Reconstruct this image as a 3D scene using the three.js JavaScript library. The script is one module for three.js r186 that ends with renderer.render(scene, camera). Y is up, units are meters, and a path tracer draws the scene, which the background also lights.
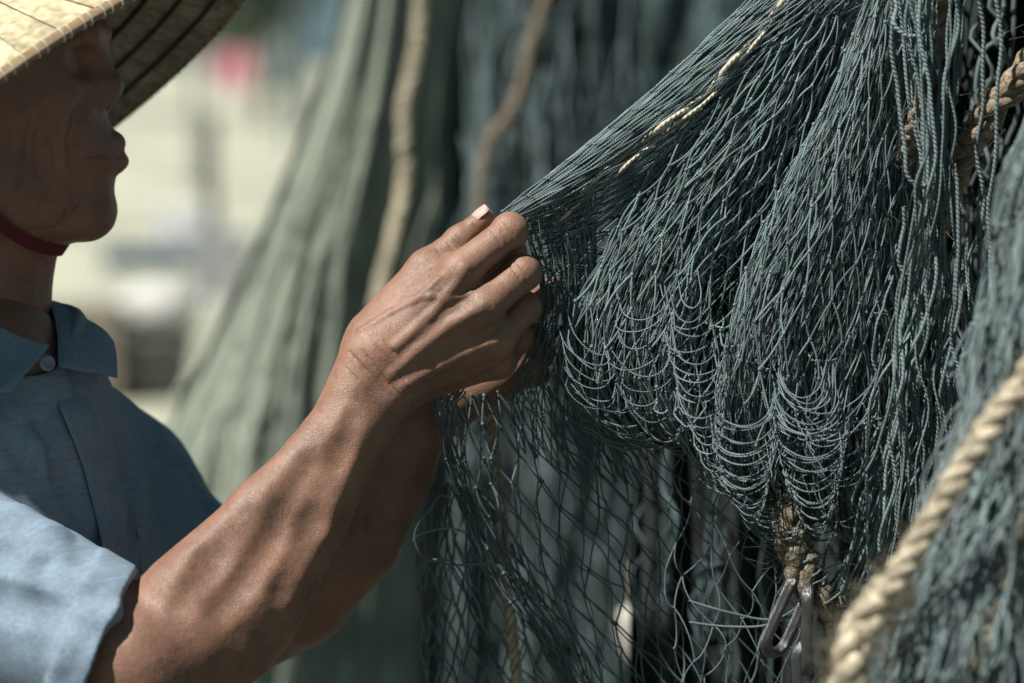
import * as THREE from 'three';
import { mergeGeometries } from 'three/addons/utils/BufferGeometryUtils.js';

// ------------------------------------------------------------------ camera, sky, sun, exposure
const W = 1024, H = 683, FOCAL = 2800, PITCH = 6 * Math.PI / 180, AIM = 1.35;
const scene = new THREE.Scene();
const camera = new THREE.PerspectiveCamera(2 * Math.atan(H / 2 / FOCAL) * 180 / Math.PI, W / H, 0.05, 600);
camera.position.set(0, AIM + 2 * Math.sin(PITCH), 2 * Math.cos(PITCH));
camera.lookAt(0, AIM, 0);
camera.focus = 1.985; camera.userData.fStop = 3.1;
camera.updateMatrixWorld();

const SUN = new THREE.Vector3(-0.50, 0.80, 0.30).normalize();
{ // hazy bright sky: paler towards the horizon
  const w = 256, h = 128, d = new Float32Array(w * h * 4);
  for (let j = 0; j < h; j++) for (let i = 0; i < w; i++) {
    const el = ((j + 0.5) / h - 0.5) * Math.PI, k = (j * w + i) * 4;
    const az = (i + 0.5) / w * 2 * Math.PI;
    const hz = Math.exp(-Math.max(0, el) * 6);
    const cl = 1 + 0.10 * Math.sin(az * 3 + el * 9) * Math.sin(el * 7 + az);
    const z = [0.046, 0.092, 0.116], n = [0.20, 0.31, 0.34];
    for (let c = 0; c < 3; c++) d[k + c] = (z[c] + (n[c] - z[c]) * hz) * cl * (el < -0.02 ? 0.35 : 1);
    d[k + 3] = 1;
  }
  const t = new THREE.DataTexture(d, w, h, THREE.RGBAFormat, THREE.FloatType);
  t.mapping = THREE.EquirectangularReflectionMapping; t.magFilter = THREE.LinearFilter; t.needsUpdate = true;
  scene.background = t; scene.environment = t;
  scene.backgroundIntensity = 0.8; scene.environmentIntensity = 0.8;
}
const sun = new THREE.DirectionalLight(new THREE.Color(1.0, 0.95, 0.88), 5.0);
sun.position.copy(SUN).multiplyScalar(8).add(new THREE.Vector3(0, 1.3, 0)); sun.target.position.set(0, 1.3, 0);
sun.castShadow = true; sun.shadow.radius = 2.2; sun.shadow.mapSize.set(4096, 4096);
Object.assign(sun.shadow.camera, { left: -2.5, right: 2.5, top: 2.5, bottom: -2.5, near: 0.5, far: 30 });
scene.add(sun, sun.target);
const renderer = new THREE.WebGLRenderer({ antialias: true });
renderer.setSize(W, H);
renderer.toneMapping = THREE.LinearToneMapping; renderer.toneMappingExposure = 1.55;
renderer.shadowMap.enabled = true;

// ------------------------------------------------------------------ helpers
const V = (x, y, z) => new THREE.Vector3(x, y, z);
const sP = Math.sin(PITCH), cP = Math.cos(PITCH);
function at(px, py, z) { // the place at depth z whose position in the layout drawing is (px, py)
  const a = (px - W / 2) / FOCAL, b = (H / 2 - py) / FOCAL;
  const dy = b * cP - sP, dz = -b * sP - cP, t = (z - camera.position.z) / dz;
  return V(camera.position.x + a * t, camera.position.y + dy * t, z);
}
const A = (p) => at(p[0], p[1], p[2]);
let seed = 12345;
const rnd = () => { seed = (seed * 1664525 + 1013904223) >>> 0; return seed / 4294967296; };
const sr = () => rnd() * 2 - 1;
const lerp = (a, b, t) => a + (b - a) * t, clamp = (x, a, b) => Math.min(b, Math.max(a, x));
const sstep = (a, b, x) => { const t = clamp((x - a) / (b - a), 0, 1); return t * t * (3 - 2 * t); };
function hash3(i, j, k) { let h = Math.imul(i, 374761393) ^ Math.imul(j, 668265263) ^ Math.imul(k, 2147483647 ^ 1274126177); h = Math.imul(h ^ (h >>> 13), 1274126177); h ^= h >>> 16; return (h >>> 0) / 4294967296; }
function noise(x, y, z) {
  const i = Math.floor(x), j = Math.floor(y), k = Math.floor(z);
  let u = x - i, v = y - j, w = z - k; u = u * u * (3 - 2 * u); v = v * v * (3 - 2 * v); w = w * w * (3 - 2 * w);
  const m = (a, b, c) => hash3(i + a, j + b, k + c);
  return lerp(lerp(lerp(m(0, 0, 0), m(1, 0, 0), u), lerp(m(0, 1, 0), m(1, 1, 0), u), v), lerp(lerp(m(0, 0, 1), m(1, 0, 1), u), lerp(m(0, 1, 1), m(1, 1, 1), u), v), w);
}
const fbm = (x, y, z, n = 4) => { let s = 0, a = 0.5, t = 0; for (let i = 0; i < n; i++) { s += a * noise(x, y, z); t += a; x *= 2.03; y *= 2.03; z *= 2.03; a *= 0.5; } return s / t; };

const taken = new Map();
function numbered(name) { const n = taken.get(name) || 0; taken.set(name, n + 1); return n ? `${name}_${String(n).padStart(3, '0')}` : name; }
function tag(o, label, category, group, kind) { o.userData = { label, category }; if (group) o.userData.group = group; if (kind) o.userData.kind = kind; return o; }
function thing(name, label, category, pos = V(0, 0, 0), group) { const g = new THREE.Group(); g.name = numbered(name); g.position.copy(pos); scene.add(g); tag(g, label, category, group); g.updateMatrixWorld(); return g; }
// world-space geometry becomes a named mesh under parent, in the parent's own axes
function part(name, geo, mat, parent, extra) {
  const m = new THREE.Mesh(geo, mat); m.name = name; m.castShadow = m.receiveShadow = true;
  if (parent) { parent.updateWorldMatrix(true, false); geo.applyMatrix4(parent.matrixWorld.clone().invert()); parent.add(m); } else scene.add(m);
  if (extra) Object.assign(m.userData, extra);
  return m;
}
function structure(name, geo, mat) { const m = part(name, geo, mat); m.userData.kind = 'structure'; return m; }

// ------------------------------------------------------------------ textures
function tex(n, f, srgb = false, m = n) {
  const d = new Uint8Array(n * m * 4);
  for (let j = 0; j < m; j++) for (let i = 0; i < n; i++) { const c = f(i / n, j / m), k = (j * n + i) * 4; for (let q = 0; q < 3; q++) d[k + q] = clamp((Array.isArray(c) ? c[q] : c) * 255, 0, 255); d[k + 3] = 255; }
  const t = new THREE.DataTexture(d, n, m); t.wrapS = t.wrapT = THREE.RepeatWrapping; t.magFilter = THREE.LinearFilter; t.minFilter = THREE.LinearMipmapLinearFilter; t.generateMipmaps = true;
  if (srgb) t.colorSpace = THREE.SRGBColorSpace; t.needsUpdate = true; return t;
}
function rep(t, x, y) { const c = t.clone(); c.repeat.set(x, y); c.needsUpdate = true; return c; }
// tileable noise
function tn(u, v, f, s = 0) {
  const x = u * f, y = v * f, i = Math.floor(x), j = Math.floor(y); let a = x - i, b = y - j; a = a * a * (3 - 2 * a); b = b * b * (3 - 2 * b);
  const m = (p, q) => hash3(((i + p) % f + f) % f, ((j + q) % f + f) % f, s);
  return lerp(lerp(m(0, 0), m(1, 0), a), lerp(m(0, 1), m(1, 1), a), b);
}
function cellEdge(u, v, f, s) { // distance to the border between cells, 0 on the border
  const x = u * f, y = v * f, i = Math.floor(x), j = Math.floor(y); let d1 = 9, d2 = 9;
  for (let p = -1; p < 2; p++) for (let q = -1; q < 2; q++) { const ci = ((i + p) % f + f) % f, cj = ((j + q) % f + f) % f; const dx = i + p + hash3(ci, cj, s) - x, dy = j + q + hash3(ci, cj, s + 7) - y, d = Math.sqrt(dx * dx + dy * dy); if (d < d1) { d2 = d1; d1 = d; } else if (d < d2) d2 = d; }
  return Math.min(1, (d2 - d1) * 1.6);
}
const skinBump = tex(512, (u, v) => 0.45 * Math.pow(cellEdge(u, v, 40, 3), 0.5) + 0.25 * cellEdge(u, v, 17, 11) + 0.2 * tn(u, v, 64, 5) + 0.2 * tn(u, v, 12, 9));
const weave = tex(256, (u, v) => { const a = Math.sin(u * 64 * 2 * Math.PI), b = Math.sin(v * 64 * 2 * Math.PI); return 0.5 + 0.22 * a * b + 0.2 * (tn(u, v, 128, 1) - 0.5) + 0.12 * (tn(u, v * 1, 16, 2) - 0.5); });
const clothColor = tex(256, (u, v) => { const g = 0.86 + 0.10 * (tn(u, v, 128, 3) - 0.5) + 0.10 * (tn(u, v, 32, 4) - 0.5) + 0.06 * Math.sin(u * 64 * 6.283) * Math.sin(v * 64 * 6.283); return [g, g, g]; }, true);
const twist = tex(64, (u, v) => 0.5 + 0.5 * Math.sin((u * 2 + v * 4) * 2 * Math.PI));
const fibre = tex(256, (u, v) => 0.5 * tn(u, v * 0.999, 16, 1) + 0.3 * tn(u * 1, v, 64, 2) + 0.2 * tn((u * 4) % 1, v, 32, 3));
const fibreColor = tex(256, (u, v) => { const g = 0.80 + 0.4 * (tn(u, v, 16, 4) - 0.5) + 0.35 * (tn((u * 3) % 1, v, 48, 6) - 0.5) + 0.3 * (tn(u, v, 4, 7) - 0.5); return [g, g * 0.98, g * 0.94]; }, true);
const netStuff = tex(512, (u, v) => { // many layers of thin twine, too far away to tell apart
  const a = Math.abs(((u * 30 + v * 11 + 0.35 * tn(u, v, 8, 1)) % 1) - 0.5) * 2, b = Math.abs(((u * 30 - v * 11 + 40 + 0.35 * tn(u, v, 8, 2)) % 1) - 0.5) * 2;
  const l = Math.max(sstep(0.7, 0.95, a), sstep(0.7, 0.95, b)); const g = 0.34 + 0.36 * l + 0.4 * (tn(u, v, 16, 4) - 0.5) + 0.25 * (tn(u, v, 5, 5) - 0.5);
  return [g * 0.98, g * 1.0, g * 0.99];
}, true);
const netSoft = tex(256, (u, v) => { const g = 0.66 + 0.2 * (tn(u, v, 32, 4) - 0.5) + 0.2 * (tn(u, v, 8, 5) - 0.5) + 0.1 * (tn(u, v, 128, 6) - 0.5); return [g, g, g]; }, true);
const strawColor = tex(256, (u, v) => { const g = 0.80 + 0.22 * (tn(u, v * 0.999, 64, 1) - 0.5) * 1 + 0.25 * (tn(u, v, 8, 2) - 0.5) + 0.18 * (tn((u * 3) % 1, v, 24, 3) - 0.5); return [g, g * 0.95, g * 0.82]; }, true);
const groundColor = tex(512, (u, v) => { const g = 0.80 + 0.2 * (tn(u, v, 8, 1) - 0.5) + 0.2 * (tn(u, v, 64, 2) - 0.5) + 0.12 * (tn(u, v, 128, 3) - 0.5); return [g, g * 0.985, g * 0.91]; }, true);

// ------------------------------------------------------------------ materials
const lin = (r, g, b) => new THREE.Color().setRGB(r, g, b);
const std = (o) => new THREE.MeshStandardMaterial(o);
const M = {
  skin: new THREE.MeshPhysicalMaterial({ color: 0xffffff, vertexColors: true, roughness: 0.44, bumpMap: rep(skinBump, 1.5, 1.5), bumpScale: 0.00032, sheen: 0.15, sheenColor: lin(0.5, 0.3, 0.2), sheenRoughness: 0.5 }),
  nail: std({ color: lin(0.40, 0.29, 0.245), roughness: 0.55 }),
  shirt: new THREE.MeshPhysicalMaterial({ color: lin(0.275, 0.375, 0.485), map: rep(clothColor, 22, 22), roughness: 0.92, bumpMap: rep(weave, 22, 22), bumpScale: 0.0004, sheen: 0.25, sheenColor: lin(0.4, 0.5, 0.6), sheenRoughness: 0.6, side: THREE.DoubleSide }),
  trousers: std({ color: lin(0.05, 0.05, 0.055), roughness: 0.95 }),
  button: std({ color: lin(0.16, 0.2, 0.26), roughness: 0.35 }),
  hair: std({ color: lin(0.012, 0.01, 0.009), roughness: 0.7 }),
  twine: std({ color: 0xffffff, vertexColors: true, roughness: 0.92, bumpMap: rep(twist, 1, 120), bumpScale: 0.0003 }),
  cord: std({ color: 0xffffff, vertexColors: true, roughness: 0.88, bumpMap: rep(twist, 1, 75), bumpScale: 0.0006 }),
  core: std({ color: lin(0.10, 0.185, 0.20), map: rep(netStuff, 9, 9), roughness: 0.95, bumpMap: rep(netStuff, 9, 9), bumpScale: 0.004, side: THREE.DoubleSide }),  // inner net layers; shade between the strands is put into this dark colour
  drapePale: std({ color: lin(0.50, 0.58, 0.47), map: rep(netSoft, 16, 2), roughness: 0.95, bumpMap: rep(netSoft, 40, 6), bumpScale: 0.002, side: THREE.DoubleSide }),
  drapeTeal: std({ color: lin(0.36, 0.56, 0.58), map: rep(netStuff, 16, 6), roughness: 0.95, bumpMap: rep(netStuff, 16, 6), bumpScale: 0.003, side: THREE.DoubleSide }),
  drapeDark: std({ color: lin(0.05, 0.092, 0.105), map: rep(netStuff, 9, 4), roughness: 0.95, bumpMap: rep(netStuff, 9, 4), bumpScale: 0.004, side: THREE.DoubleSide }),  // net colour lowered to carry the shade behind the rolled folds
  rope: std({ color: lin(0.98, 0.90, 0.72), map: rep(fibreColor, 2, 25), roughness: 0.9, bumpMap: rep(fibre, 3, 60), bumpScale: 0.0014 }),
  laced: std({ color: lin(0.50, 0.45, 0.35), roughness: 0.85, bumpMap: rep(twist, 1, 60), bumpScale: 0.0006 }),
  ropeOld: std({ color: lin(0.34, 0.31, 0.24), map: rep(fibreColor, 2, 40), roughness: 0.95, bumpMap: rep(fibre, 3, 60), bumpScale: 0.002 }),
  ropeTan: std({ color: lin(0.52, 0.44, 0.34), map: rep(fibreColor, 2, 30), roughness: 0.92, bumpMap: rep(fibre, 3, 60), bumpScale: 0.0014 }),
  steel: std({ color: lin(0.19, 0.195, 0.2), metalness: 0.9, roughness: 0.33, bumpMap: rep(fibre, 2, 8), bumpScale: 0.0004 }),
  straw: std({ color: lin(0.72, 0.69, 0.60), map: rep(strawColor, 4, 4), roughness: 0.62, bumpMap: rep(fibre, 40, 2), bumpScale: 0.0005, side: THREE.DoubleSide }),
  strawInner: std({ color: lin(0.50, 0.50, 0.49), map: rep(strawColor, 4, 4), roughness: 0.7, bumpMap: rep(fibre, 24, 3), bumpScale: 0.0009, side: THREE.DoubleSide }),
  bamboo: std({ color: lin(0.42, 0.29, 0.15), roughness: 0.5, bumpMap: rep(fibre, 2, 30), bumpScale: 0.0006 }),
  hoop: std({ color: lin(0.06, 0.05, 0.038), roughness: 0.7 }),
  stitch: std({ color: lin(0.72, 0.68, 0.58), roughness: 0.6 }),
  strap: std({ color: lin(0.11, 0.012, 0.018), roughness: 0.8, bumpMap: rep(weave, 10, 10), bumpScale: 0.0003 }),
  added_dark_ground: std({ color: lin(0.085, 0.088, 0.085), map: rep(groundColor, 30, 12), roughness: 0.9 }),
  ground: std({ color: lin(0.63, 0.66, 0.62), map: rep(groundColor, 60, 60), roughness: 0.95 }),
};

// ------------------------------------------------------------------ distance fields and their meshes
const smin = (a, b, k) => { const h = Math.max(k - Math.abs(a - b), 0) / k; return Math.min(a, b) - h * h * k * 0.25; };
const smax = (a, b, k) => -smin(-a, -b, k);
function cap(a, b, ra, rb) { // tapered capsule
  const ax = a.x, ay = a.y, az = a.z, bx = b.x - ax, by = b.y - ay, bz = b.z - az, L = bx * bx + by * by + bz * bz || 1e-12;
  return (x, y, z) => { const px = x - ax, py = y - ay, pz = z - az; let t = (px * bx + py * by + pz * bz) / L; t = t < 0 ? 0 : t > 1 ? 1 : t; const dx = px - bx * t, dy = py - by * t, dz = pz - bz * t; return Math.sqrt(dx * dx + dy * dy + dz * dz) - (ra + (rb - ra) * t); };
}
function ell(c, rx, ry, rz) { const m = Math.min(rx, ry, rz); return (x, y, z) => { const a = (x - c.x) / rx, b = (y - c.y) / ry, d = (z - c.z) / rz; const k0 = Math.sqrt(a * a + b * b + d * d), k1 = Math.sqrt(a * a / rx / rx + b * b / ry / ry + d * d / rz / rz); return k1 < 1e-9 ? -m : k0 * (k0 - 1) / k1; }; }
// prims: [fn, blend]; boxes are not needed at these counts
function joined(prims) { return (x, y, z) => { let d = prims[0][0](x, y, z); for (let i = 1; i < prims.length; i++) { const e = prims[i][0](x, y, z); d = prims[i][2] ? smax(d, -e, prims[i][1]) : smin(d, e, prims[i][1]); } return d; }; }
function surfaceNet(f, lo, hi, cell, B = 6) {
  const nx = Math.ceil((hi.x - lo.x) / cell / B) * B, ny = Math.ceil((hi.y - lo.y) / cell / B) * B, nz = Math.ceil((hi.z - lo.z) / cell / B) * B;
  const sx = nx + 1, sy = ny + 1, sz = nz + 1, val = new Float32Array(sx * sy * sz).fill(9), idx = (i, j, k) => (k * sy + j) * sx + i;
  const done = new Uint8Array(sx * sy * sz), reach = cell * B * 0.9 + cell * 2, act = [];
  for (let k = 0; k < nz; k += B) for (let j = 0; j < ny; j += B) for (let i = 0; i < nx; i += B) {
    const d = f(lo.x + (i + B / 2) * cell, lo.y + (j + B / 2) * cell, lo.z + (k + B / 2) * cell);
    if (Math.abs(d) > reach * 1.25) continue;
    act.push([i, j, k]);
    for (let c = 0; c <= B; c++) for (let b = 0; b <= B; b++) for (let a = 0; a <= B; a++) { const q = idx(i + a, j + b, k + c); if (!done[q]) { done[q] = 1; val[q] = f(lo.x + (i + a) * cell, lo.y + (j + b) * cell, lo.z + (k + c) * cell); } }
  }
  const vid = new Map(), pos = [], ind = [], E = [[0, 1], [0, 2], [0, 4], [1, 3], [1, 5], [2, 3], [2, 6], [3, 7], [4, 5], [4, 6], [5, 7], [6, 7]];
  const cells = [];
  for (const [bi, bj, bk] of act) for (let c = 0; c < B; c++) for (let b = 0; b < B; b++) for (let a = 0; a < B; a++) {
    const i = bi + a, j = bj + b, k = bk + c, g = []; let m = 0;
    for (let q = 0; q < 8; q++) { const v = val[idx(i + (q & 1), j + ((q >> 1) & 1), k + (q >> 2))]; g.push(v); if (v < 0) m |= 1 << q; }
    if (m === 0 || m === 255) continue;
    let x = 0, y = 0, z = 0, n = 0;
    for (const [p, q] of E) if (((m >> p) ^ (m >> q)) & 1) { const t = g[p] / (g[p] - g[q]); x += (p & 1) + t * ((q & 1) - (p & 1)); y += ((p >> 1) & 1) + t * (((q >> 1) & 1) - ((p >> 1) & 1)); z += (p >> 2) + t * ((q >> 2) - (p >> 2)); n++; }
    vid.set(idx(i, j, k), pos.length / 3); pos.push(lo.x + (i + x / n) * cell, lo.y + (j + y / n) * cell, lo.z + (k + z / n) * cell); cells.push([i, j, k]);
  }
  for (const [i, j, k] of cells) {
    const v0 = val[idx(i, j, k)] < 0;
    const quad = (a, b, c, d, flip) => { const q = [a, b, c, d].map((e) => vid.get(e)); if (q.some((e) => e === undefined)) return; if (flip) ind.push(q[0], q[2], q[1], q[0], q[3], q[2]); else ind.push(q[0], q[1], q[2], q[0], q[2], q[3]); };
    if (i + 1 < sx && (val[idx(i + 1, j, k)] < 0) !== v0) quad(idx(i, j, k), idx(i, j - 1, k), idx(i, j - 1, k - 1), idx(i, j, k - 1), v0);
    if (j + 1 < sy && (val[idx(i, j + 1, k)] < 0) !== v0) quad(idx(i, j, k), idx(i, j, k - 1), idx(i - 1, j, k - 1), idx(i - 1, j, k), v0);
    if (k + 1 < sz && (val[idx(i, j, k + 1)] < 0) !== v0) quad(idx(i, j, k), idx(i - 1, j, k), idx(i - 1, j - 1, k), idx(i, j - 1, k), v0);
  }
  const nor = new Float32Array(pos.length), e = cell * 0.7;
  for (let p = 0; p < pos.length; p += 3) {
    const x = pos[p], y = pos[p + 1], z = pos[p + 2];
    const a = f(x + e, y, z) - f(x - e, y, z), b = f(x, y + e, z) - f(x, y - e, z), c = f(x, y, z + e) - f(x, y, z - e), l = Math.hypot(a, b, c) || 1;
    nor[p] = a / l; nor[p + 1] = b / l; nor[p + 2] = c / l;
  }
  // make the winding agree with the normals
  for (let t = 0; t < ind.length; t += 3) {
    const a = ind[t] * 3, b = ind[t + 1] * 3, c = ind[t + 2] * 3;
    const ux = pos[b] - pos[a], uy = pos[b + 1] - pos[a + 1], uz = pos[b + 2] - pos[a + 2], vx = pos[c] - pos[a], vy = pos[c + 1] - pos[a + 1], vz = pos[c + 2] - pos[a + 2];
    if ((uy * vz - uz * vy) * nor[a] + (uz * vx - ux * vz) * nor[a + 1] + (ux * vy - uy * vx) * nor[a + 2] < 0) { const q = ind[t + 1]; ind[t + 1] = ind[t + 2]; ind[t + 2] = q; }
  }
  const g = new THREE.BufferGeometry();
  g.setAttribute('position', new THREE.Float32BufferAttribute(pos, 3)); g.setAttribute('normal', new THREE.BufferAttribute(nor, 3)); g.setIndex(ind);
  return g;
}
function hit(f, px, py, z0 = 0.4, z1 = -0.6) { // where the line of sight of the layout meets a field
  const p = at(px, py, z0), q = at(px, py, z1), d = q.clone().sub(p), L = d.length(); d.normalize(); let t = 0;
  for (let i = 0; i < 300 && t < L; i++) { const v = f(p.x + d.x * t, p.y + d.y * t, p.z + d.z * t); if (v < 0.0003) break; t += Math.max(v * 0.7, 0.0003); }
  return p.addScaledVector(d, t);
}
function paint(g, color, uv) {
  const p = g.attributes.position, n = p.count, c = new Float32Array(n * 3), u = new Float32Array(n * 2);
  for (let i = 0; i < n; i++) { const x = p.getX(i), y = p.getY(i), z = p.getZ(i), q = color(x, y, z), w = uv(x, y, z); c[i * 3] = q[0]; c[i * 3 + 1] = q[1]; c[i * 3 + 2] = q[2]; u[i * 2] = w[0]; u[i * 2 + 1] = w[1]; }
  g.setAttribute('color', new THREE.BufferAttribute(c, 3)); g.setAttribute('uv', new THREE.BufferAttribute(u, 2)); return g;
}

// ------------------------------------------------------------------ twine, ropes and netting
class Twine {
  constructor() { this.p = []; this.n = []; this.u = []; this.c = []; this.i = []; }
  tube(pts, r, col, sides = 5, taper = 0) {
    const n = pts.length, base = this.p.length / 3, T = V(0, 0, 0), N = V(0, 0, 0), Bn = V(0, 0, 0); let len = rnd() * 0.05;
    T.subVectors(pts[1], pts[0]).normalize(); N.set(0.3, 0.1, 1).cross(T); if (N.lengthSq() < 1e-6) N.set(1, 0, 0).cross(T); N.normalize();
    for (let k = 0; k < n; k++) {
      T.subVectors(pts[Math.min(n - 1, k + 1)], pts[Math.max(0, k - 1)]).normalize(); N.addScaledVector(T, -N.dot(T)).normalize(); Bn.crossVectors(T, N);
      if (k) len += pts[k].distanceTo(pts[k - 1]);
      const rr = typeof r === 'function' ? r(k / (n - 1)) : r * (1 - taper * k / (n - 1));
      for (let s = 0; s <= sides; s++) { const a = s / sides * Math.PI * 2, x = Math.cos(a), y = Math.sin(a); const nx = N.x * x + Bn.x * y, ny = N.y * x + Bn.y * y, nz = N.z * x + Bn.z * y; this.p.push(pts[k].x + nx * rr, pts[k].y + ny * rr, pts[k].z + nz * rr); this.n.push(nx, ny, nz); this.u.push(s / sides, len); this.c.push(col[0], col[1], col[2]); }
    }
    const w = sides + 1;
    for (let k = 0; k < n - 1; k++) for (let s = 0; s < sides; s++) { const a = base + k * w + s, b = a + 1, c = a + w, d = c + 1; this.i.push(a, b, d, a, d, c); }
  }
  knot(c, r, col, dir) {
    const base = this.p.length / 3, rings = 4, seg = 6, q = new THREE.Quaternion().setFromUnitVectors(V(0, 1, 0), dir), v = V(0, 0, 0), o = rnd() * 6;
    for (let a = 0; a <= rings; a++) for (let b = 0; b <= seg; b++) { const th = a / rings * Math.PI, ph = b / seg * Math.PI * 2 + o, w = 1 + 0.25 * Math.sin(ph * 2 + th * 2); v.set(Math.sin(th) * Math.cos(ph) * w, Math.cos(th) * 1.25, Math.sin(th) * Math.sin(ph) * w).applyQuaternion(q); this.p.push(c.x + v.x * r, c.y + v.y * r, c.z + v.z * r); v.normalize(); this.n.push(v.x, v.y, v.z); this.u.push(b / seg, a / rings * 0.01); this.c.push(col[0], col[1], col[2]); }
    for (let a = 0; a < rings; a++) for (let b = 0; b < seg; b++) { const i = base + a * (seg + 1) + b, j = i + seg + 1; this.i.push(i, i + 1, j + 1, i, j + 1, j); }
  }
  build() {
    const g = new THREE.BufferGeometry(); g.setAttribute('position', new THREE.Float32BufferAttribute(this.p, 3)); g.setAttribute('normal', new THREE.Float32BufferAttribute(this.n, 3)); g.setAttribute('uv', new THREE.Float32BufferAttribute(this.u, 2)); g.setAttribute('color', new THREE.Float32BufferAttribute(this.c, 3)); g.setIndex(this.i); return g;
  }
}
const TW = [0.145, 0.197, 0.206];
const SHADE_TW = [0.105, 0.145, 0.150]; // twine of the open meshes, their shade put into the colour
const tint = (b = TW, v = 0.28) => { const k = 1 + sr() * v, d = sr() * 0.02; return [b[0] * k * (1 + d), b[1] * k, b[2] * k * (1 - d * 0.6)]; };
function curveOf(pts, n = 60) { const c = new THREE.CatmullRomCurve3(pts.map((p) => p.isVector3 ? p : A(p)), false, 'centripetal'); return c.getSpacedPoints(n); }
function guided(guides, n = 60) { // a surface through guide lines: u across them, v along them
  const G = guides.map((g) => curveOf(g, n)), m = G.length - 1;
  const along = (g, v) => { const x = clamp(v, 0, 1) * n, k = Math.min(n - 1, Math.floor(x)), t = x - k; return [lerp(g[k].x, g[k + 1].x, t), lerp(g[k].y, g[k + 1].y, t), lerp(g[k].z, g[k + 1].z, t)]; };
  return (u, v) => {
    const x = clamp(u, 0, 1) * m, k = Math.min(m - 1, Math.floor(x)), t = x - k;
    const a = along(G[Math.max(0, k - 1)], v), b = along(G[k], v), c = along(G[k + 1], v), d = along(G[Math.min(m, k + 2)], v);
    const h = (i) => 0.5 * (2 * b[i] + (c[i] - a[i]) * t + (2 * a[i] - 5 * b[i] + 4 * c[i] - d[i]) * t * t + (3 * b[i] - a[i] - 3 * c[i] + d[i]) * t * t * t);
    return V(h(0), h(1), h(2));
  };
}
// knotted diamond netting laid over a surface
function netting(T, S, nu, nv, o = {}) {
  const { r = 0.00075, jit = 0.0015, slack = 0.06, sag = 0.03, um = (u) => u, vm = (v) => v, base = TW, seg = 4, vary = 0.38, keep = () => true, knots = true } = o;
  const P = new Map(), key = (i, j) => i * 1000 + j;
  for (let i = 0; i <= nu; i++) for (let j = i % 2; j <= nv; j += 2) {
    const u = um(i / nu) , v = vm(j / nv);
    if (!keep(u, v)) continue;
    const p = S(u, v); p.x += sr() * jit; p.y += sr() * jit; p.z += sr() * jit; P.set(key(i, j), p);
  }
  const row = []; for (let i = 0; i <= nu; i++) row.push(tint(base, vary));
  for (const [k, p] of P) {
    const i = Math.floor(k / 1000), j = k % 1000; let dir = V(0, -1, 0);
    for (const di of [-1, 1]) {
      const q = P.get(key(i + di, j + 1)); if (!q || i + di < 0) continue;
      const L = p.distanceTo(q), pts = [], ox = sr() * slack * L, oy = sr() * slack * L - sag * L, oz = sr() * slack * L;
      for (let s = 0; s <= seg; s++) { const t = s / seg, w = 4 * t * (1 - t); pts.push(V(lerp(p.x, q.x, t) + ox * w, lerp(p.y, q.y, t) + oy * w, lerp(p.z, q.z, t) + oz * w)); }
      const c = row[i].map((x) => x * (1 + sr() * 0.1)); T.tube(pts, r * (1 + sr() * 0.1), c); dir = q.clone().sub(p).normalize();
    }
    if (knots) T.knot(p, r * (r > 0.0006 ? 2 : 1.75), row[i], dir);
  }
}
// stacked arcs of slack netting between two fold lines
function swags(T, left, right, n, bulge, sag, o = {}) {
  const L = curveOf(left, n - 1), R = curveOf(right, n - 1), { r = 0.0005, base = TW, jit = 0.003 } = o;
  for (let k = 0; k < n; k++) {
    const a = L[k].clone(), b = R[k].clone(), c = tint(base, 0.25), bg = bulge * (1 + 0.3 * sr()), sg = sag * (1 + 0.35 * sr());
    for (const p of [a, b]) { p.x += sr() * jit; p.y += sr() * jit; p.z += sr() * jit; }
    const pts = [], sk = sr() * 0.25, up = 0.008 + rnd() * 0.012; pts.push(a.clone().add(V(sr() * 0.004, up, -0.006)));
    for (let s = 0; s <= 12; s++) { const t = s / 12, w = Math.pow(Math.sin(Math.PI * t), 0.6), tt = t + sk * t * (1 - t); pts.push(V(lerp(a.x, b.x, tt), lerp(a.y, b.y, tt) - sg * w, lerp(a.z, b.z, tt) + bg * w)); }
    pts.push(b.clone().add(V(sr() * 0.004, up, -0.006)));
    T.tube(pts, r, c);
    T.knot(a, r * 1.8, c, V(0, 1, 0)); if (k % 2) T.knot(b, r * 1.8, c, V(0, 1, 0));
    if (k) { const m = L[k - 1]; if (rnd() < 0.5) T.tube([m.clone(), m.clone().lerp(pts[2], 0.5).add(V(0, 0, 0.002)), pts[3].clone()], r, c); }
  }
}
function strand(T, pts, r, col, wob = 0.003, n = 40, f = 22) {
  const c = curveOf(pts, n), a = rnd() * 99, b = rnd() * 99;
  for (let k = 0; k < c.length; k++) { const s = k / n * f * 0.3; c[k].x += (noise(s, a, 1) - 0.5) * 2 * wob; c[k].y += (noise(s, a, 5) - 0.5) * wob; c[k].z += (noise(s, b, 2) - 0.5) * 2 * wob; }
  T.tube(c, r, col, 6); return c;
}
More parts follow.
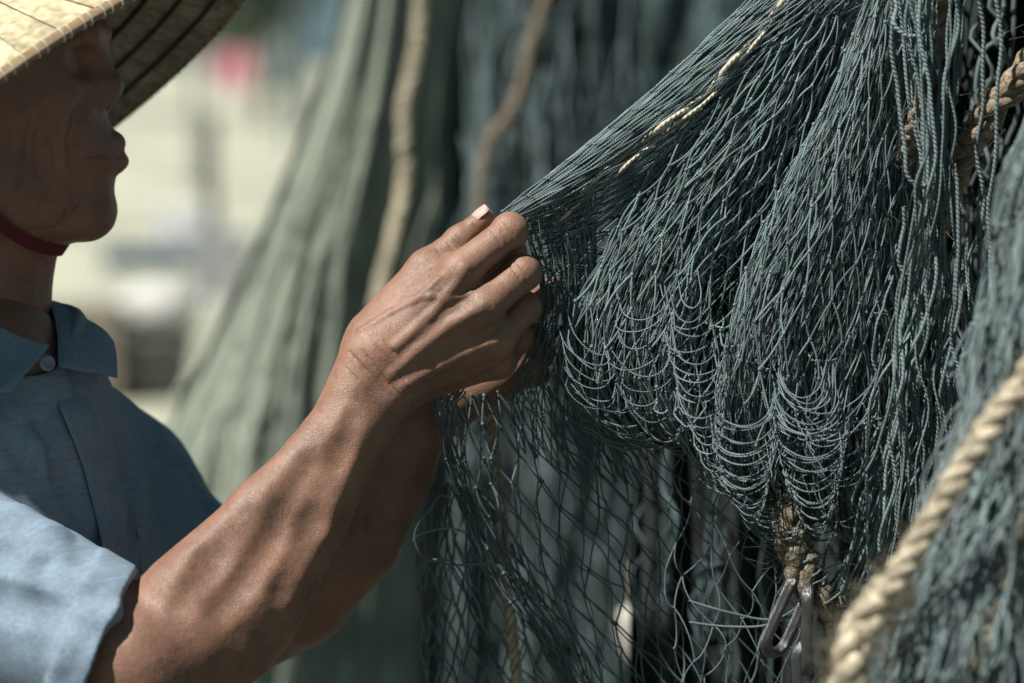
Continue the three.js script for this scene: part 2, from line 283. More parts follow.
// three laid strands twisted into a rope, each a part
function rope(name, label, pts, R, mat, o = {}) {
  const n = o.n || 160, c = curveOf(pts, n), g = thing(name, label, 'rope', c[0].clone(), o.group), F = [];
  const N = V(0, 0, 1), T = V(0, 0, 0); let len = 0; const L = [0]; for (let k = 1; k <= n; k++) L.push(len += c[k].distanceTo(c[k - 1]));
  for (let k = 0; k <= n; k++) { T.subVectors(c[Math.min(n, k + 1)], c[Math.max(0, k - 1)]).normalize(); N.addScaledVector(T, -N.dot(T)).normalize(); F.push([N.clone(), T.clone().cross(N)]); }
  const lay = o.lay || R * 5.2;
  for (let s = 0; s < 3; s++) {
    const tw = new Twine(), q = c.map((p, k) => { const a = L[k] / lay * Math.PI * 2 + s * Math.PI * 2 / 3 + (noise(k * 0.05, s, 3) - 0.5) * 0.8, rr = R * 0.52 * (1 + 0.4 * (noise(k * 0.25, s * 7, 1) - 0.5)); return p.clone().addScaledVector(F[k][0], Math.cos(a) * rr).addScaledVector(F[k][1], Math.sin(a) * rr); });
    const k = 1 + sr() * 0.06; tw.tube(q, (t) => R * 0.54 * (1 + 0.35 * (noise(t * 45, s * 5, 9) - 0.5)), [k, k, k], 9);
    part('strand', tw.build(), mat, g);
  }
  if (o.fuzz) { const f = new Twine(); for (let i = 0; i < o.fuzz; i++) { const k = Math.floor(rnd() * n), p = c[k], a = rnd() * 6.28, d = F[k][0].clone().multiplyScalar(Math.cos(a)).addScaledVector(F[k][1], Math.sin(a)); const l = R * (0.6 + rnd() * (o.fuzzLen || 1.2)); const e = p.clone().addScaledVector(d, R * 0.9); f.tube([e, e.clone().addScaledVector(d, l * 0.5).add(V(sr() * l * 0.4, sr() * l * 0.5, sr() * l * 0.3)), e.clone().addScaledVector(d, l * 0.8).add(V(sr() * l, sr() * l - l * 0.2, sr() * l * 0.6))], 0.00022, [1.1, 1.1, 1.1], 3); } part('frayed_fibres', f.build(), mat, g, { kind: 'stuff' }); }
  return g;
}
function sheet(S, nu, nv, disp, wide, high) { // a draped surface
  const p = [], u = [], ix = [];
  for (let j = 0; j <= nv; j++) for (let i = 0; i <= nu; i++) { const a = i / nu, b = j / nv, q = S(a, b); const d = disp ? disp(a, b, q) : 0; p.push(q.x, q.y, q.z + d); u.push(a * wide, b * high); }
  for (let j = 0; j < nv; j++) for (let i = 0; i < nu; i++) { const a = j * (nu + 1) + i; ix.push(a, a + nu + 1, a + 1, a + 1, a + nu + 1, a + nu + 2); }
  const g = new THREE.BufferGeometry(); g.setAttribute('position', new THREE.Float32BufferAttribute(p, 3)); g.setAttribute('uv', new THREE.Float32BufferAttribute(u, 2)); g.setIndex(ix); g.computeVertexNormals(); return g;
}

// ================================================================== SETTING
{
  const g = new THREE.PlaneGeometry(500, 500, 1, 1); g.rotateX(-Math.PI / 2); structure('ground', g, M.ground);
  const q = new THREE.PlaneGeometry(60, 24, 1, 1); q.rotateX(-Math.PI / 2); q.translate(0, 0.004, 3.2); structure('added_dark_ground', q, M.added_dark_ground);  // unseen dark sheet added to cut ground bounce and deepen the shadows
}

// ================================================================== BACKGROUND NETS
function drape(name, label, guides, mat, o) {
  const S = guided(guides), base = S(0.5, 1), g = thing(name, label, 'fishing net', V(base.x, base.y, base.z), 'nets hung behind the man');
  const fold = (u, v, q) => o.amp * (Math.sin((u * o.folds + 0.7 * noise(u * 3, v * 2, o.s)) * 6.283) * (0.4 + 0.6 * sstep(0, 0.35, v)) + 0.5 * Math.sin((u * o.folds * 2.3 + noise(u * 5, v * 3, o.s + 3)) * 6.283)) + o.amp * 0.5 * (fbm(q.x * 9, q.y * 3, o.s) - 0.5);
  part('hanging_folds', sheet(S, 150, 60, fold, o.wide, o.high), mat, g);
  const T = new Twine();
  for (let k = 0; k < o.strands; k++) { const u = rnd(), du = sr() * 0.1, v0 = rnd() * 0.5, v1 = v0 + 0.2 + rnd() * 0.5; const pts = []; for (let s = 0; s <= 6; s++) { const v = lerp(v0, v1, s / 6), q = S(clamp(u + du * s / 6 + sr() * 0.02, 0, 1), v); q.z += fold(u + du * s / 6, v, q) + 0.012 + rnd() * 0.03; pts.push(q); } strand(T, pts, 0.0012 + rnd() * 0.001, tint(o.twine || TW, 0.35), 0.012, 24); }
  part('loose_twine', T.build(), M.twine, g, { kind: 'stuff' });
  return g;
}
drape('fishing_net', 'pale olive net hanging in long soft folds behind the wrist', [
  [[358, -60, -1.75], [320, 80, -1.75], [265, 220, -1.70], [215, 330, -1.66], [164, 440, -1.60], [124, 560, -1.54], [74, 760, -1.50]],
  [[372, -60, -1.70], [345, 90, -1.68], [310, 220, -1.64], [280, 340, -1.58], [250, 470, -1.52], [220, 600, -1.48], [200, 780, -1.42]],
  [[400, -60, -1.70], [385, 100, -1.68], [362, 230, -1.65], [345, 340, -1.62], [330, 470, -1.58], [320, 600, -1.54], [310, 780, -1.50]],
  [[472, -60, -1.75], [462, 100, -1.75], [452, 230, -1.75], [442, 340, -1.73], [432, 470, -1.70], [427, 600, -1.68], [422, 780, -1.64]],
], M.drapePale, { amp: 0.011, folds: 3.4, s: 1, wide: 0.5, high: 1.2, strands: 14, twine: [0.3, 0.34, 0.28] });
drape('fishing_net', 'dark teal net hung in bunches between the olive net and the stretched netting', [
  [[405, -60, -1.80], [400, 150, -1.80], [395, 350, -1.78], [390, 560, -1.76], [385, 790, -1.75]],
  [[470, -60, -1.76], [462, 150, -1.74], [455, 350, -1.72], [448, 560, -1.70], [440, 790, -1.68]],
  [[540, -60, -1.72], [540, 150, -1.70], [545, 350, -1.68], [550, 560, -1.66], [550, 790, -1.64]],
  [[620, -60, -1.75], [625, 150, -1.75], [640, 350, -1.73], [650, 560, -1.72], [655, 790, -1.70]],
  [[860, -60, -1.80], [820, 150, -1.80], [745, 350, -1.80], [755, 560, -1.80], [760, 790, -1.80]],
], M.drapeTeal, { amp: 0.02, folds: 6, s: 5, wide: 0.7, high: 1.2, strands: 160 });
drape('fishing_net', 'net with shade in its dark colour hanging behind the rolled folds at the bottom', [
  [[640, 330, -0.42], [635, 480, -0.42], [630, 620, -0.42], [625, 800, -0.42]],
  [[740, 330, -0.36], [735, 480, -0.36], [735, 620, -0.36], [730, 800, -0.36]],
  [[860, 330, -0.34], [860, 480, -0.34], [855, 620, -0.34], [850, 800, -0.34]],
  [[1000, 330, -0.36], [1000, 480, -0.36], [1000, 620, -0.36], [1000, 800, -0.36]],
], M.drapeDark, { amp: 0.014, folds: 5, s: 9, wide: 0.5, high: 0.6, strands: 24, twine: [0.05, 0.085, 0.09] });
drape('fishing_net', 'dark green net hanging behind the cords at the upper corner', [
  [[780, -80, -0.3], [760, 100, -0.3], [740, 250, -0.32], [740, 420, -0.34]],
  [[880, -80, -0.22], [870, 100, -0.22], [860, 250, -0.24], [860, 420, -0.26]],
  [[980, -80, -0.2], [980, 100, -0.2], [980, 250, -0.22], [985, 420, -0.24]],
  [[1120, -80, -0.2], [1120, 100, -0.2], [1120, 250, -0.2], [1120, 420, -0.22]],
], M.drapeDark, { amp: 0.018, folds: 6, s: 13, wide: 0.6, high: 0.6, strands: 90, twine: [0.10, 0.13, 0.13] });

// ================================================================== MAIN NET
{
  const g = thing('fishing_net', 'grey green fishing net pulled tight by the man and draped in rolled folds', 'fishing net', at(760, 540, 0));
  // part drawn tight from the fingers to the upper edge
  const taut = new Twine();
  const tautS = (dz, k) => guided([
    [[502, 212, -0.004 + dz], [580, 150, dz], [660, 83, dz - 0.005], [770, -22, dz - 0.01]],
    [[506, 214, -0.004 + dz], [590, 158, dz + 0.004], [690, 80, dz], [820, -22, dz]],
    [[512, 218, 0.0 + dz], [600, 172, dz + 0.004], [710, 95, dz], [860, -22, dz]],
    [[522, 228, -0.004 + dz], [600, 196, dz - 0.004], [690, 140, dz - 0.01], [860, 20, dz - 0.01]],
    [[534, 250, -0.008 + dz], [590, 225, dz - 0.012], [660, 180, dz - 0.02], [800, 90, dz - 0.03]],
    [[540, 292, -0.02 + dz], [572, 270, dz - 0.03], [630, 240, dz - 0.04], [740, 180, dz - 0.05]],
    [[545, 345, -0.03 + dz], [575, 330, dz - 0.04], [630, 310, dz - 0.05], [720, 280, dz - 0.06]],
  ]);
  for (let l = 0; l < 3; l++) netting(taut, tautS(-0.006 * l), 50, 13, { um: (u) => Math.pow(u, 1.5), jit: 0.0007, slack: 0.025, sag: 0.005, r: 0.00056, vm: (v) => clamp(v + l * 0.023, 0, 1) });
  part('taut_netting', taut.build(), M.twine, g, { kind: 'stuff' });
  // the fold that falls from the upper corner
  const lobeA = (dz) => [
    [[800, -22, -0.02], [725, 88, -0.01], [655, 165, -0.004], [602, 245, 0.0], [570, 315, 0.004], [565, 365, 0.002], [582, 410, -0.012], [625, 436, -0.03]],
    [[812, -22, -0.01], [745, 90, 0.004], [680, 172, 0.010], [630, 252, 0.016], [600, 322, 0.018], [594, 375, 0.012], [612, 420, 0.0], [650, 444, -0.02]],
    [[828, -22, -0.006], [770, 94, 0.008], [714, 180, 0.014], [668, 262, 0.022], [644, 328, 0.024], [638, 380, 0.02], [656, 428, 0.008], [684, 452, -0.012]],
    [[846, -22, -0.006], [798, 98, 0.006], [748, 190, 0.010], [706, 270, 0.018], [684, 330, 0.022], [676, 385, 0.024], [690, 435, 0.018], [708, 470, 0.0]],
    [[866, -22, -0.01], [826, 100, -0.004], [786, 200, 0.0], [750, 290, 0.002], [728, 360, 0.004], [716, 425, 0.008], [724, 470, 0.004], [735, 492, -0.01]],
  ].map((l) => l.map(([x, y, z]) => [x, y, z + dz]));
  const lobeB = (dz) => [
    [[872, -22, 0.006], [824, 106, 0.014], [776, 202, 0.022], [742, 284, 0.03], [722, 360, 0.034], [716, 425, 0.032], [726, 478, 0.02], [744, 504, 0.0]],
    [[880, -22, 0.012], [840, 108, 0.024], [800, 208, 0.034], [768, 295, 0.042], [750, 375, 0.044], [746, 435, 0.036], [758, 490, 0.022], [775, 515, 0.0]],
    [[890, -22, 0.014], [858, 112, 0.026], [828, 216, 0.036], [802, 308, 0.042], [786, 388, 0.042], [784, 452, 0.032], [796, 506, 0.016], [812, 526, -0.008]],
    [[902, -22, 0.012], [880, 118, 0.022], [858, 226, 0.03], [840, 322, 0.034], [828, 405, 0.032], [824, 475, 0.022], [834, 520, 0.008], [846, 538, -0.012]],
    [[916, -22, 0.004], [900, 124, 0.012], [884, 238, 0.018], [874, 338, 0.02], [866, 425, 0.016], [862, 495, 0.006], [864, 532, -0.004], [868, 550, -0.018]],
    [[932, -22, -0.01], [920, 130, -0.004], [910, 250, 0.0], [902, 350, 0.002], [897, 450, 0.0], [890, 520, -0.008], [886, 550, -0.014], [882, 570, -0.02]],
  ].map((l) => l.map(([x, y, z]) => [x, y, z + dz]));
  const folded = (S, amp, ph, nf) => (u, v) => { const p = S(u, v), w = sstep(0.1, 0.6, v); p.z += amp * Math.sin((u * nf + ph + 0.3 * noise(u * 3, v * 2, ph)) * 6.283) * w; p.x += 0.008 * (fbm(u * 5, v * 5, ph + 4, 2) - 0.5) * 2 * sstep(0.05, 0.7, v); p.y += 0.008 * (fbm(u * 4, v * 4, ph + 9, 2) - 0.5) * 2; return p; };
  const drapeT = new Twine();
  for (let l = 0; l < 8; l++) { // two loose outer layers of clear meshes over fine, tightly drawn ones
    const out = l < 2, o = { jit: out ? 0.0013 : 0.00035, slack: out ? 0.07 : 0.02, sag: 0.012, seg: out ? 7 : 5, knots: l < 4, r: [0.00072, 0.00062, 0.00046, 0.00042, 0.00042, 0.00042, 0.00042, 0.00042][l], um: (u) => (l % 2 ? Math.pow(u, 1.45) : u), vm: (v) => clamp(v * (l ? 1 : 0.88) + (l * 0.029) % 0.06, 0, 1) };
    netting(drapeT, folded(guided(lobeA(-0.007 * l)), 0.0035, 0.37, 3), [16, 22, 46, 54, 50, 54, 50, 54][l], [13, 14, 17, 18, 16, 18, 17, 16][l], o);
    netting(drapeT, folded(guided(lobeB(-0.008 * l)), 0.004, 0.73, 4), [15, 22, 48, 56, 52, 56, 52, 56][l], [13, 14, 18, 17, 19, 18, 17, 16][l], o);
  }
  part('draped_netting', drapeT.build(), M.twine, g, { kind: 'stuff' });
  part('inner_folds', sheet(folded(guided(lobeA(-0.075)), 0.012, 0.2, 4), 60, 60, null, 0.4, 0.5), M.core, g);  // solid backing for the inner layers, coloured dark as shade between strands
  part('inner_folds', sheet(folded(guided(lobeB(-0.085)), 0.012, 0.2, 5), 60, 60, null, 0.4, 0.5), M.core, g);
  // rolled lower edge: stacked arcs of slack mesh
  const roll = new Twine();
  swags(roll, [[678, 300, 0.03], [672, 350, 0.042], [680, 400, 0.04], [698, 446, 0.03], [714, 474, 0.02]], [[700, 296, 0.03], [718, 350, 0.038], [722, 400, 0.036], [724, 442, 0.026], [734, 470, 0.014]], 19, 0.018, 0.008);
  swags(roll, [[718, 412, 0.04], [714, 440, 0.04], [722, 480, 0.03], [736, 502, 0.018]], [[774, 402, 0.042], [776, 435, 0.042], [770, 475, 0.034], [764, 498, 0.02]], 24, 0.026, 0.010, { jit: 0.0016 });
  swags(roll, [[780, 372, 0.044], [776, 415, 0.046], [784, 470, 0.04], [800, 520, 0.024]], [[822, 376, 0.046], [846, 418, 0.042], [842, 462, 0.034], [832, 512, 0.018]], 25, 0.026, 0.012, { jit: 0.0018 });
  swags(roll, [[742, 494, 0.014], [746, 515, 0.012], [762, 532, 0.008]], [[780, 498, 0.014], [792, 515, 0.012], [794, 532, 0.006]], 15, 0.016, 0.009);
  swags(roll, [[618, 306, 0.02], [612, 345, 0.024], [618, 390, 0.018], [640, 425, 0.004]], [[660, 300, 0.026], [662, 345, 0.026], [668, 390, 0.02], [682, 430, 0.006]], 10, 0.006, 0.012, { jit: 0.005 });
  swags(roll, [[569, 330, 0.012], [566, 365, 0.012], [584, 408, 0.0], [612, 432, -0.012]], [[606, 345, 0.02], [612, 385, 0.018], [634, 420, 0.004], [672, 442, -0.010]], 15, 0.006, 0.008, { jit: 0.004 });
  swags(roll, [[800, 405, 0.046], [806, 440, 0.042], [820, 490, 0.032]], [[884, 350, 0.022], [886, 395, 0.018], [880, 455, 0.012]], 10, 0.016, 0.022, { jit: 0.006 });
  swags(roll, [[690, 440, 0.0], [712, 480, -0.01], [750, 520, -0.02]], [[780, 450, -0.01], [820, 500, -0.02], [860, 540, -0.03]], 14, 0.012, 0.012, { jit: 0.006 });
  for (let k = 0; k < 46; k++) { // long slack loops that run under the roll
    const x0 = 575 + rnd() * 60, y0 = 385 + rnd() * 45, x1 = x0 + 50 + rnd() * 60, z = -0.01 - rnd() * 0.04;
    strand(roll, [[x0, y0, z], [lerp(x0, x1, 0.5), y0 + 16 + rnd() * 14, z - 0.004], [x1, y0 + 6 + rnd() * 20, z - 0.02]], 0.0007, tint(), 0.002, 14);
  }
  for (let k = 0; k < 60; k++) { // tangled loops in and under the folds
    const x = 650 + rnd() * 220, y = 300 + rnd() * 220 * (0.5 + 0.5 * (x - 650) / 220), z = 0.02 - rnd() * 0.04, w = 14 + rnd() * 26, d = 10 + rnd() * 26;
    strand(roll, [[x, y, z], [x + w * 0.15, y + d * 0.8, z + 0.008], [x + w * 0.55, y + d, z + 0.012], [x + w, y + d * 0.5, z + 0.004], [x + w * 1.05, y - d * 0.3, z]], 0.00075, tint(), 0.003, 20);
  }
  for (let k = 0; k < 900; k++) { // broken filaments standing off the twine
    const x = 560 + rnd() * 350, y = 120 + rnd() * 400, z = 0.02 + rnd() * 0.04, p = at(x, y, z), q = p.clone().add(V(sr() * 0.006, sr() * 0.006, sr() * 0.004)), e = q.clone().add(V(sr() * 0.006, sr() * 0.007, sr() * 0.004));
    if (x < 720 - (y - 120) * 0.45 || y > 430 + (x - 690) * 0.5) continue; roll.tube([p, q, e], 0.00012, tint(), 3);
  }
  part('rolled_netting', roll.build(), M.twine, g, { kind: 'stuff' });
  // open meshes below the hands
  const skirt = new Twine();
  const SG = (dz) => [
    [[438, 398, -0.03], [450, 470, -0.034], [486, 560, -0.04], [540, 640, -0.045], [580, 710, -0.05]],
    [[462, 396, -0.03], [480, 480, -0.036], [520, 568, -0.04], [566, 640, -0.045], [604, 710, -0.05]],
    [[500, 392, -0.034], [530, 480, -0.04], [566, 568, -0.044], [604, 640, -0.05], [636, 710, -0.05]],
    [[540, 385, -0.04], [582, 470, -0.044], [622, 556, -0.05], [656, 636, -0.05], [684, 710, -0.05]],
    [[585, 400, -0.05], [636, 480, -0.05], [676, 560, -0.05], [706, 636, -0.05], [735, 710, -0.05]],
    [[645, 430, -0.06], [700, 505, -0.06], [738, 580, -0.06], [765, 650, -0.06], [790, 710, -0.06]],
    [[720, 450, -0.07], [770, 530, -0.07], [805, 600, -0.07], [830, 660, -0.07], [850, 710, -0.07]],
  ].map((l) => l.map(([x, y, z]) => [x, y, z + dz]));
  netting(skirt, guided(SG(0)), 30, 11, { jit: 0.0022, slack: 0.07, sag: 0.02, seg: 6, r: 0.00058, um: (u) => Math.pow(u, 1.25), base: SHADE_TW });
  netting(skirt, guided(SG(-0.02)), 26, 11, { jit: 0.004, slack: 0.06, sag: 0.02, r: 0.0007, um: (u) => Math.pow(u, 2.4) * 0.6, base: SHADE_TW });
  const SL = guided([
    [[428, 492, -0.12], [416, 540, -0.13], [416, 610, -0.13], [424, 720, -0.13]],
    [[446, 488, -0.12], [446, 545, -0.12], [452, 610, -0.12], [466, 720, -0.12]],
    [[470, 492, -0.11], [484, 550, -0.11], [500, 615, -0.11], [520, 720, -0.11]],
    [[496, 505, -0.1], [520, 560, -0.1], [545, 620, -0.1], [570, 720, -0.1]],
  ]);
  netting(skirt, SL, 18, 9, { jit: 0.003, r: 0.0008 }); netting(skirt, (u, v) => { const p = SL(u, v); p.z -= 0.02; p.x += 0.004; return p; }, 16, 9, { jit: 0.004, r: 0.0008 });
  const over = (dz) => guided([
    [[522, 222, -0.012], [542, 290, -0.026], [530, 350, -0.03], [508, 390, -0.03], [520, 450, -0.036]],
    [[540, 214, -0.014], [560, 300, -0.028], [552, 355, -0.032], [545, 400, -0.034], [566, 470, -0.04]],
    [[566, 200, -0.016], [578, 300, -0.03], [580, 360, -0.036], [590, 410, -0.04], [620, 480, -0.045]],
    [[596, 180, -0.022], [596, 300, -0.036], [604, 370, -0.042], [625, 425, -0.048], [660, 490, -0.05]],
  ].map((l) => l.map(([x, y, z]) => [x, y, z + dz])));
  netting(skirt, over(0.012), 20, 9, { jit: 0.0015, slack: 0.06, r: 0.00058, base: SHADE_TW }); netting(skirt, over(0.0), 24, 9, { jit: 0.002, slack: 0.06, r: 0.00058, base: SHADE_TW });
  // short gathered edge and a torn loop beside the wrist
  for (let k = 0; k < 26; k++) { const x = 432 + rnd() * 26; strand(skirt, [[x + 6, 385 + rnd() * 8, -0.015], [x, 400 + rnd() * 8, -0.02], [x + 4 + rnd() * 8, 425 + rnd() * 20, -0.028]], 0.0007, tint(), 0.003, 12); }
  strand(skirt, [[452, 500, -0.03], [440, 496, -0.02], [428, 512, -0.018], [416, 536, -0.02], [428, 560, -0.02], [452, 562, -0.02], [470, 590, -0.02], [482, 622, -0.03]], 0.0009, tint(), 0.002);
  strand(skirt, [[404, 552, -0.03], [420, 534, -0.022], [448, 528, -0.02], [470, 532, -0.03]], 0.0008, tint(), 0.002);
  strand(skirt, [[432, 560, -0.03], [456, 566, -0.02], [486, 562, -0.03]], 0.0008, tint(), 0.002);
  // thin open meshes over the dark gap and beside the chain
  netting(skirt, guided([[[660, 430, -0.035], [668, 560, -0.03], [675, 720, -0.03]], [[720, 450, -0.03], [728, 580, -0.02], [735, 720, -0.02]], [[790, 470, -0.03], [796, 600, -0.016], [806, 720, -0.01]]]), 9, 8, { jit: 0.007, slack: 0.14, sag: 0.06, seg: 7, r: 0.00055, base: SHADE_TW });
  strand(skirt, [[690, 600, 0.0], [730, 612, 0.004], [776, 618, 0.008], [806, 596, 0.016], [824, 570, 0.02], [838, 500, 0.02]], 0.0009, tint(SHADE_TW), 0.003);
  strand(skirt, [[690, 622, 0.0], [730, 628, 0.004], [778, 622, 0.008], [815, 600, 0.016], [850, 545, 0.02], [868, 480, 0.02]], 0.0009, tint(SHADE_TW), 0.003);
  part('hanging_netting', skirt.build(), M.twine, g, { kind: 'stuff' });
  // pale line laced through the tight part
  const head = new Twine();
  for (const [o, r, ph] of [[0, 0.0019, 0], [6, 0.0013, 2.1]]) {
    const c = curveOf([[800 + o, -20, -0.004], [760 + o, 28 + o * 0.5, -0.003], [705 + o, 92 + o * 0.5, -0.001], [650 + o, 136 + o * 0.6, 0.0], [600 + o, 176 + o, -0.003], [560 + o, 208 + o, -0.01], [532 + o, 232 + o, -0.016]], 90);
    c.forEach((p, k) => { p.z += 0.0045 * Math.sin(k * 0.3 + ph) + 0.003 * (noise(k * 0.2, o, 5) - 0.5); p.x += 0.004 * (noise(k * 0.15, o, 8) - 0.5); });
    head.tube(c, (t) => r * (1 + 0.35 * (noise(t * 60, o, 3) - 0.5)), [1, 0.97, 0.9], 7);
  }
  part('laced_line', head.build(), M.laced, g);
}

// ================================================================== LOOSE CORDS
{
  const g = thing('cord_bundle', 'bundle of loose grey green cords hanging beside the thick rope', 'cords', at(930, 520, 0.02)), T = new Twine();
  const CC = [0.145, 0.200, 0.204];
  for (let k = 0; k < 40; k++) {
    const a = rnd(), x0 = 900 + a * 66 + sr() * 10, xm = 926 + a * 26 + sr() * 6, x1 = 872 + a * 80 + sr() * 22, z = 0.035 + sr() * 0.025, y1 = 440 + rnd() * 180;
    strand(T, [[x0, -24, z], [lerp(x0, xm, 0.6) + sr() * 8, 90, z + 0.006], [xm, 205 + sr() * 14, z + 0.008], [lerp(xm, x1, 0.35) + sr() * 12, 300, z + sr() * 0.01], [lerp(xm, x1, 0.7) + sr() * 12, 390, z], [x1, y1, z - 0.01]], 0.0008 + rnd() * 0.0007, tint(CC, 0.3), 0.006, 60, 34);
  }
  for (let k = 0; k < 34; k++) { const x = 880 + rnd() * 110, y = 180 + rnd() * 200, z = 0.01 + sr() * 0.02; strand(T, [[x + sr() * 14, y, z], [x + sr() * 14, y + 90, z + 0.004], [x + sr() * 20 - 8, y + 180, z]], 0.001, tint(CC, 0.3), 0.005, 30); }
  for (const l of [
    [[896, -20, 0.05], [895, 20, 0.055], [902, 34, 0.058], [918, 37, 0.056], [934, 30, 0.05]],
    [[892, -20, 0.05], [894, 60, 0.05], [904, 140, 0.055], [908, 175, 0.06], [920, 186, 0.06], [936, 182, 0.055]],
    [[992, -20, 0.06], [1000, 40, 0.06], [999, 110, 0.06], [996, 170, 0.06], [990, 220, 0.055], [988, 280, 0.05], [992, 320, 0.05], [1012, 330, 0.05]],
    [[975, -20, 0.05], [984, 60, 0.05], [978, 140, 0.05], [984, 210, 0.05], [970, 260, 0.05]],
    [[860, 520, 0.02], [905, 450, 0.03], [935, 380, 0.035], [948, 300, 0.035]],
    [[905, 205, 0.05], [900, 260, 0.05], [916, 290, 0.05], [925, 340, 0.05]],
  ]) strand(T, l, 0.0016, tint(CC, 0.2), 0.002, 60);
  for (let k = 0; k < 18; k++) { const x = 846 + rnd() * 70; strand(T, [[x + 60 + sr() * 12, 400 + rnd() * 30, 0.02], [x + 24 + sr() * 10, 490, 0.03], [x, 560 + rnd() * 20, 0.03], [x - 18 + sr() * 8, 610, 0.02]], 0.0012, tint(CC, 0.3), 0.003, 40); }
  part('cords', T.build(), M.cord, g, { kind: 'stuff' });
}
// ================================================================== NEAR NET
{
  const g = thing('fishing_net', 'loose tangled net out of focus in the near lower corner', 'fishing net', at(960, 683, 0.2)), T = new Twine();
  const S = (dz) => guided([
    [[1085, -50, 0.22], [1020, 150, 0.27], [985, 310, 0.29], [950, 450, 0.31], [905, 580, 0.33], [850, 720, 0.35]],
    [[1105, -50, 0.24], [1045, 150, 0.29], [1015, 310, 0.31], [985, 460, 0.33], [945, 590, 0.35], [905, 720, 0.37]],
    [[1130, -50, 0.24], [1070, 150, 0.29], [1045, 310, 0.33], [1020, 460, 0.35], [995, 590, 0.37], [970, 720, 0.39]],
    [[1170, -50, 0.24], [1110, 150, 0.29], [1095, 310, 0.33], [1080, 460, 0.35], [1060, 590, 0.37], [1045, 720, 0.39]],
  ].map((l) => l.map(([x, y, z]) => [x, y, z + dz])));
  const crumple = (f, s) => (u, v) => { const p = f(u, v); p.x += 0.05 * (fbm(p.x * 11, p.y * 9, s, 3) - 0.5); p.y += 0.05 * (fbm(p.x * 11, p.y * 9, s + 4, 3) - 0.5); p.z += 0.07 * (fbm(p.x * 12, p.y * 10, s + 8, 3) - 0.5); return p; };
  for (let l = 0; l < 5; l++) netting(T, crumple(S(-0.022 * l), l * 3.1), 26, 18, { jit: 0.004, slack: 0.14, sag: 0.03, r: 0.0008, base: [0.15, 0.2, 0.205] });
  for (let k = 0; k < 130; k++) { const u = rnd(), v = rnd() * 0.6, f = S(0.005 - rnd() * 0.1), pts = []; for (let s = 0; s < 6; s++) { const q = f(clamp(u + sr() * 0.10, 0, 1), v + s * 0.09 + sr() * 0.02); q.z += sr() * 0.012; pts.push(q); } strand(T, pts, 0.0009 + rnd() * 0.0005, tint([0.15, 0.2, 0.205], 0.35), 0.006, 40); }
  part('tangled_netting', T.build(), M.twine, g, { kind: 'stuff' });
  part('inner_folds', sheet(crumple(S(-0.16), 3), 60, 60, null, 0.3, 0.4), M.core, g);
}
// ================================================================== ROPES
rope('rope', 'thick pale frayed rope out of focus crossing the near net', [[1180, 170, 0.38], [1110, 260, 0.38], [1050, 345, 0.380], [1024, 382, 0.380], [985, 434, 0.380], [940, 505, 0.380], [905, 565, 0.380], [872, 618, 0.380], [850, 665, 0.380], [838, 720, 0.380]], 0.0077, M.rope, { fuzz: 500, fuzzLen: 0.8 });
rope('rope', 'thick tan twisted rope behind the cords at the upper corner', [[1064, 24, 0.05], [1024, 72, 0.045], [990, 114, 0.04], [960, 160, 0.02], [935, 230, -0.03]], 0.0105, M.ropeTan, { fuzz: 120 });
rope('rope', 'thin brown rope behind the hanging cords near the top edge', [[950, -30, 0.035], [940, 30, 0.035], [928, 80, 0.035], [916, 120, 0.03], [905, 160, 0.0]], 0.0062, M.ropeTan, { fuzz: 80 });
rope('rope', 'frayed pale rope end bunched below the chain in the near corner', [[905, 588, 0.370], [880, 600, 0.375], [862, 625, 0.380], [852, 655, 0.385], [846, 720, 0.390]], 0.011, M.rope, { fuzz: 260, fuzzLen: 0.9, n: 90 });
rope('rope', 'pale rope out of focus at the edge beside the near net', [[1050, 470, 0.340], [1026, 520, 0.340], [1012, 580, 0.340], [985, 640, 0.340], [965, 720, 0.340]], 0.0045, M.rope, { fuzz: 300, fuzzLen: 2 });
rope('rope', 'slim beige rope hanging behind the open meshes below the hand', [[488, 395, -0.085], [494, 450, -0.085], [502, 520, -0.085], [508, 590, -0.085], [514, 650, -0.085], [520, 720, -0.085]], 0.0045, M.rope, { fuzz: 60 });
rope('rope', 'blurred beige rope hanging in front of the olive net', [[424, -40, -1.60], [416, 50, -1.60], [404, 110, -1.59], [404, 180, -1.59], [392, 240, -1.57], [376, 310, -1.55], [366, 420, -1.55]], 0.009, M.rope, { group: 'ropes among the hanging nets' });
rope('rope', 'blurred beige rope hanging on the dark teal net above the fingers', [[560, -40, -1.55], [532, 40, -1.55], [516, 100, -1.55], [486, 150, -1.55], [478, 260, -1.55]], 0.007, M.ropeTan, { group: 'ropes among the hanging nets' });
{
  const r = rope('rope', 'worn mossy rope end wrapped in twine above the chain', [[786, 505, 0.0], [792, 535, 0.026], [800, 565, 0.034], [812, 592, 0.034], [834, 612, 0.03]], 0.0125, M.ropeOld, { fuzz: 160, fuzzLen: 0.7, n: 60 });
  const T = new Twine(); for (let k = 0; k < 6; k++) { const t = (k + 0.8 * rnd()) / 6, x = lerp(784, 830, t), y = lerp(520, 608, t) + sr() * 6; strand(T, [[x - 14, y + sr() * 6, 0.02], [x - 6, y + 6, 0.044], [x + 6, y + sr() * 8, 0.046], [x + 15, y - 8, 0.03]], 0.0009, tint(), 0.002, 12); }
  part('wrapped_twine', T.build(), M.twine, r, { kind: 'stuff' });
}
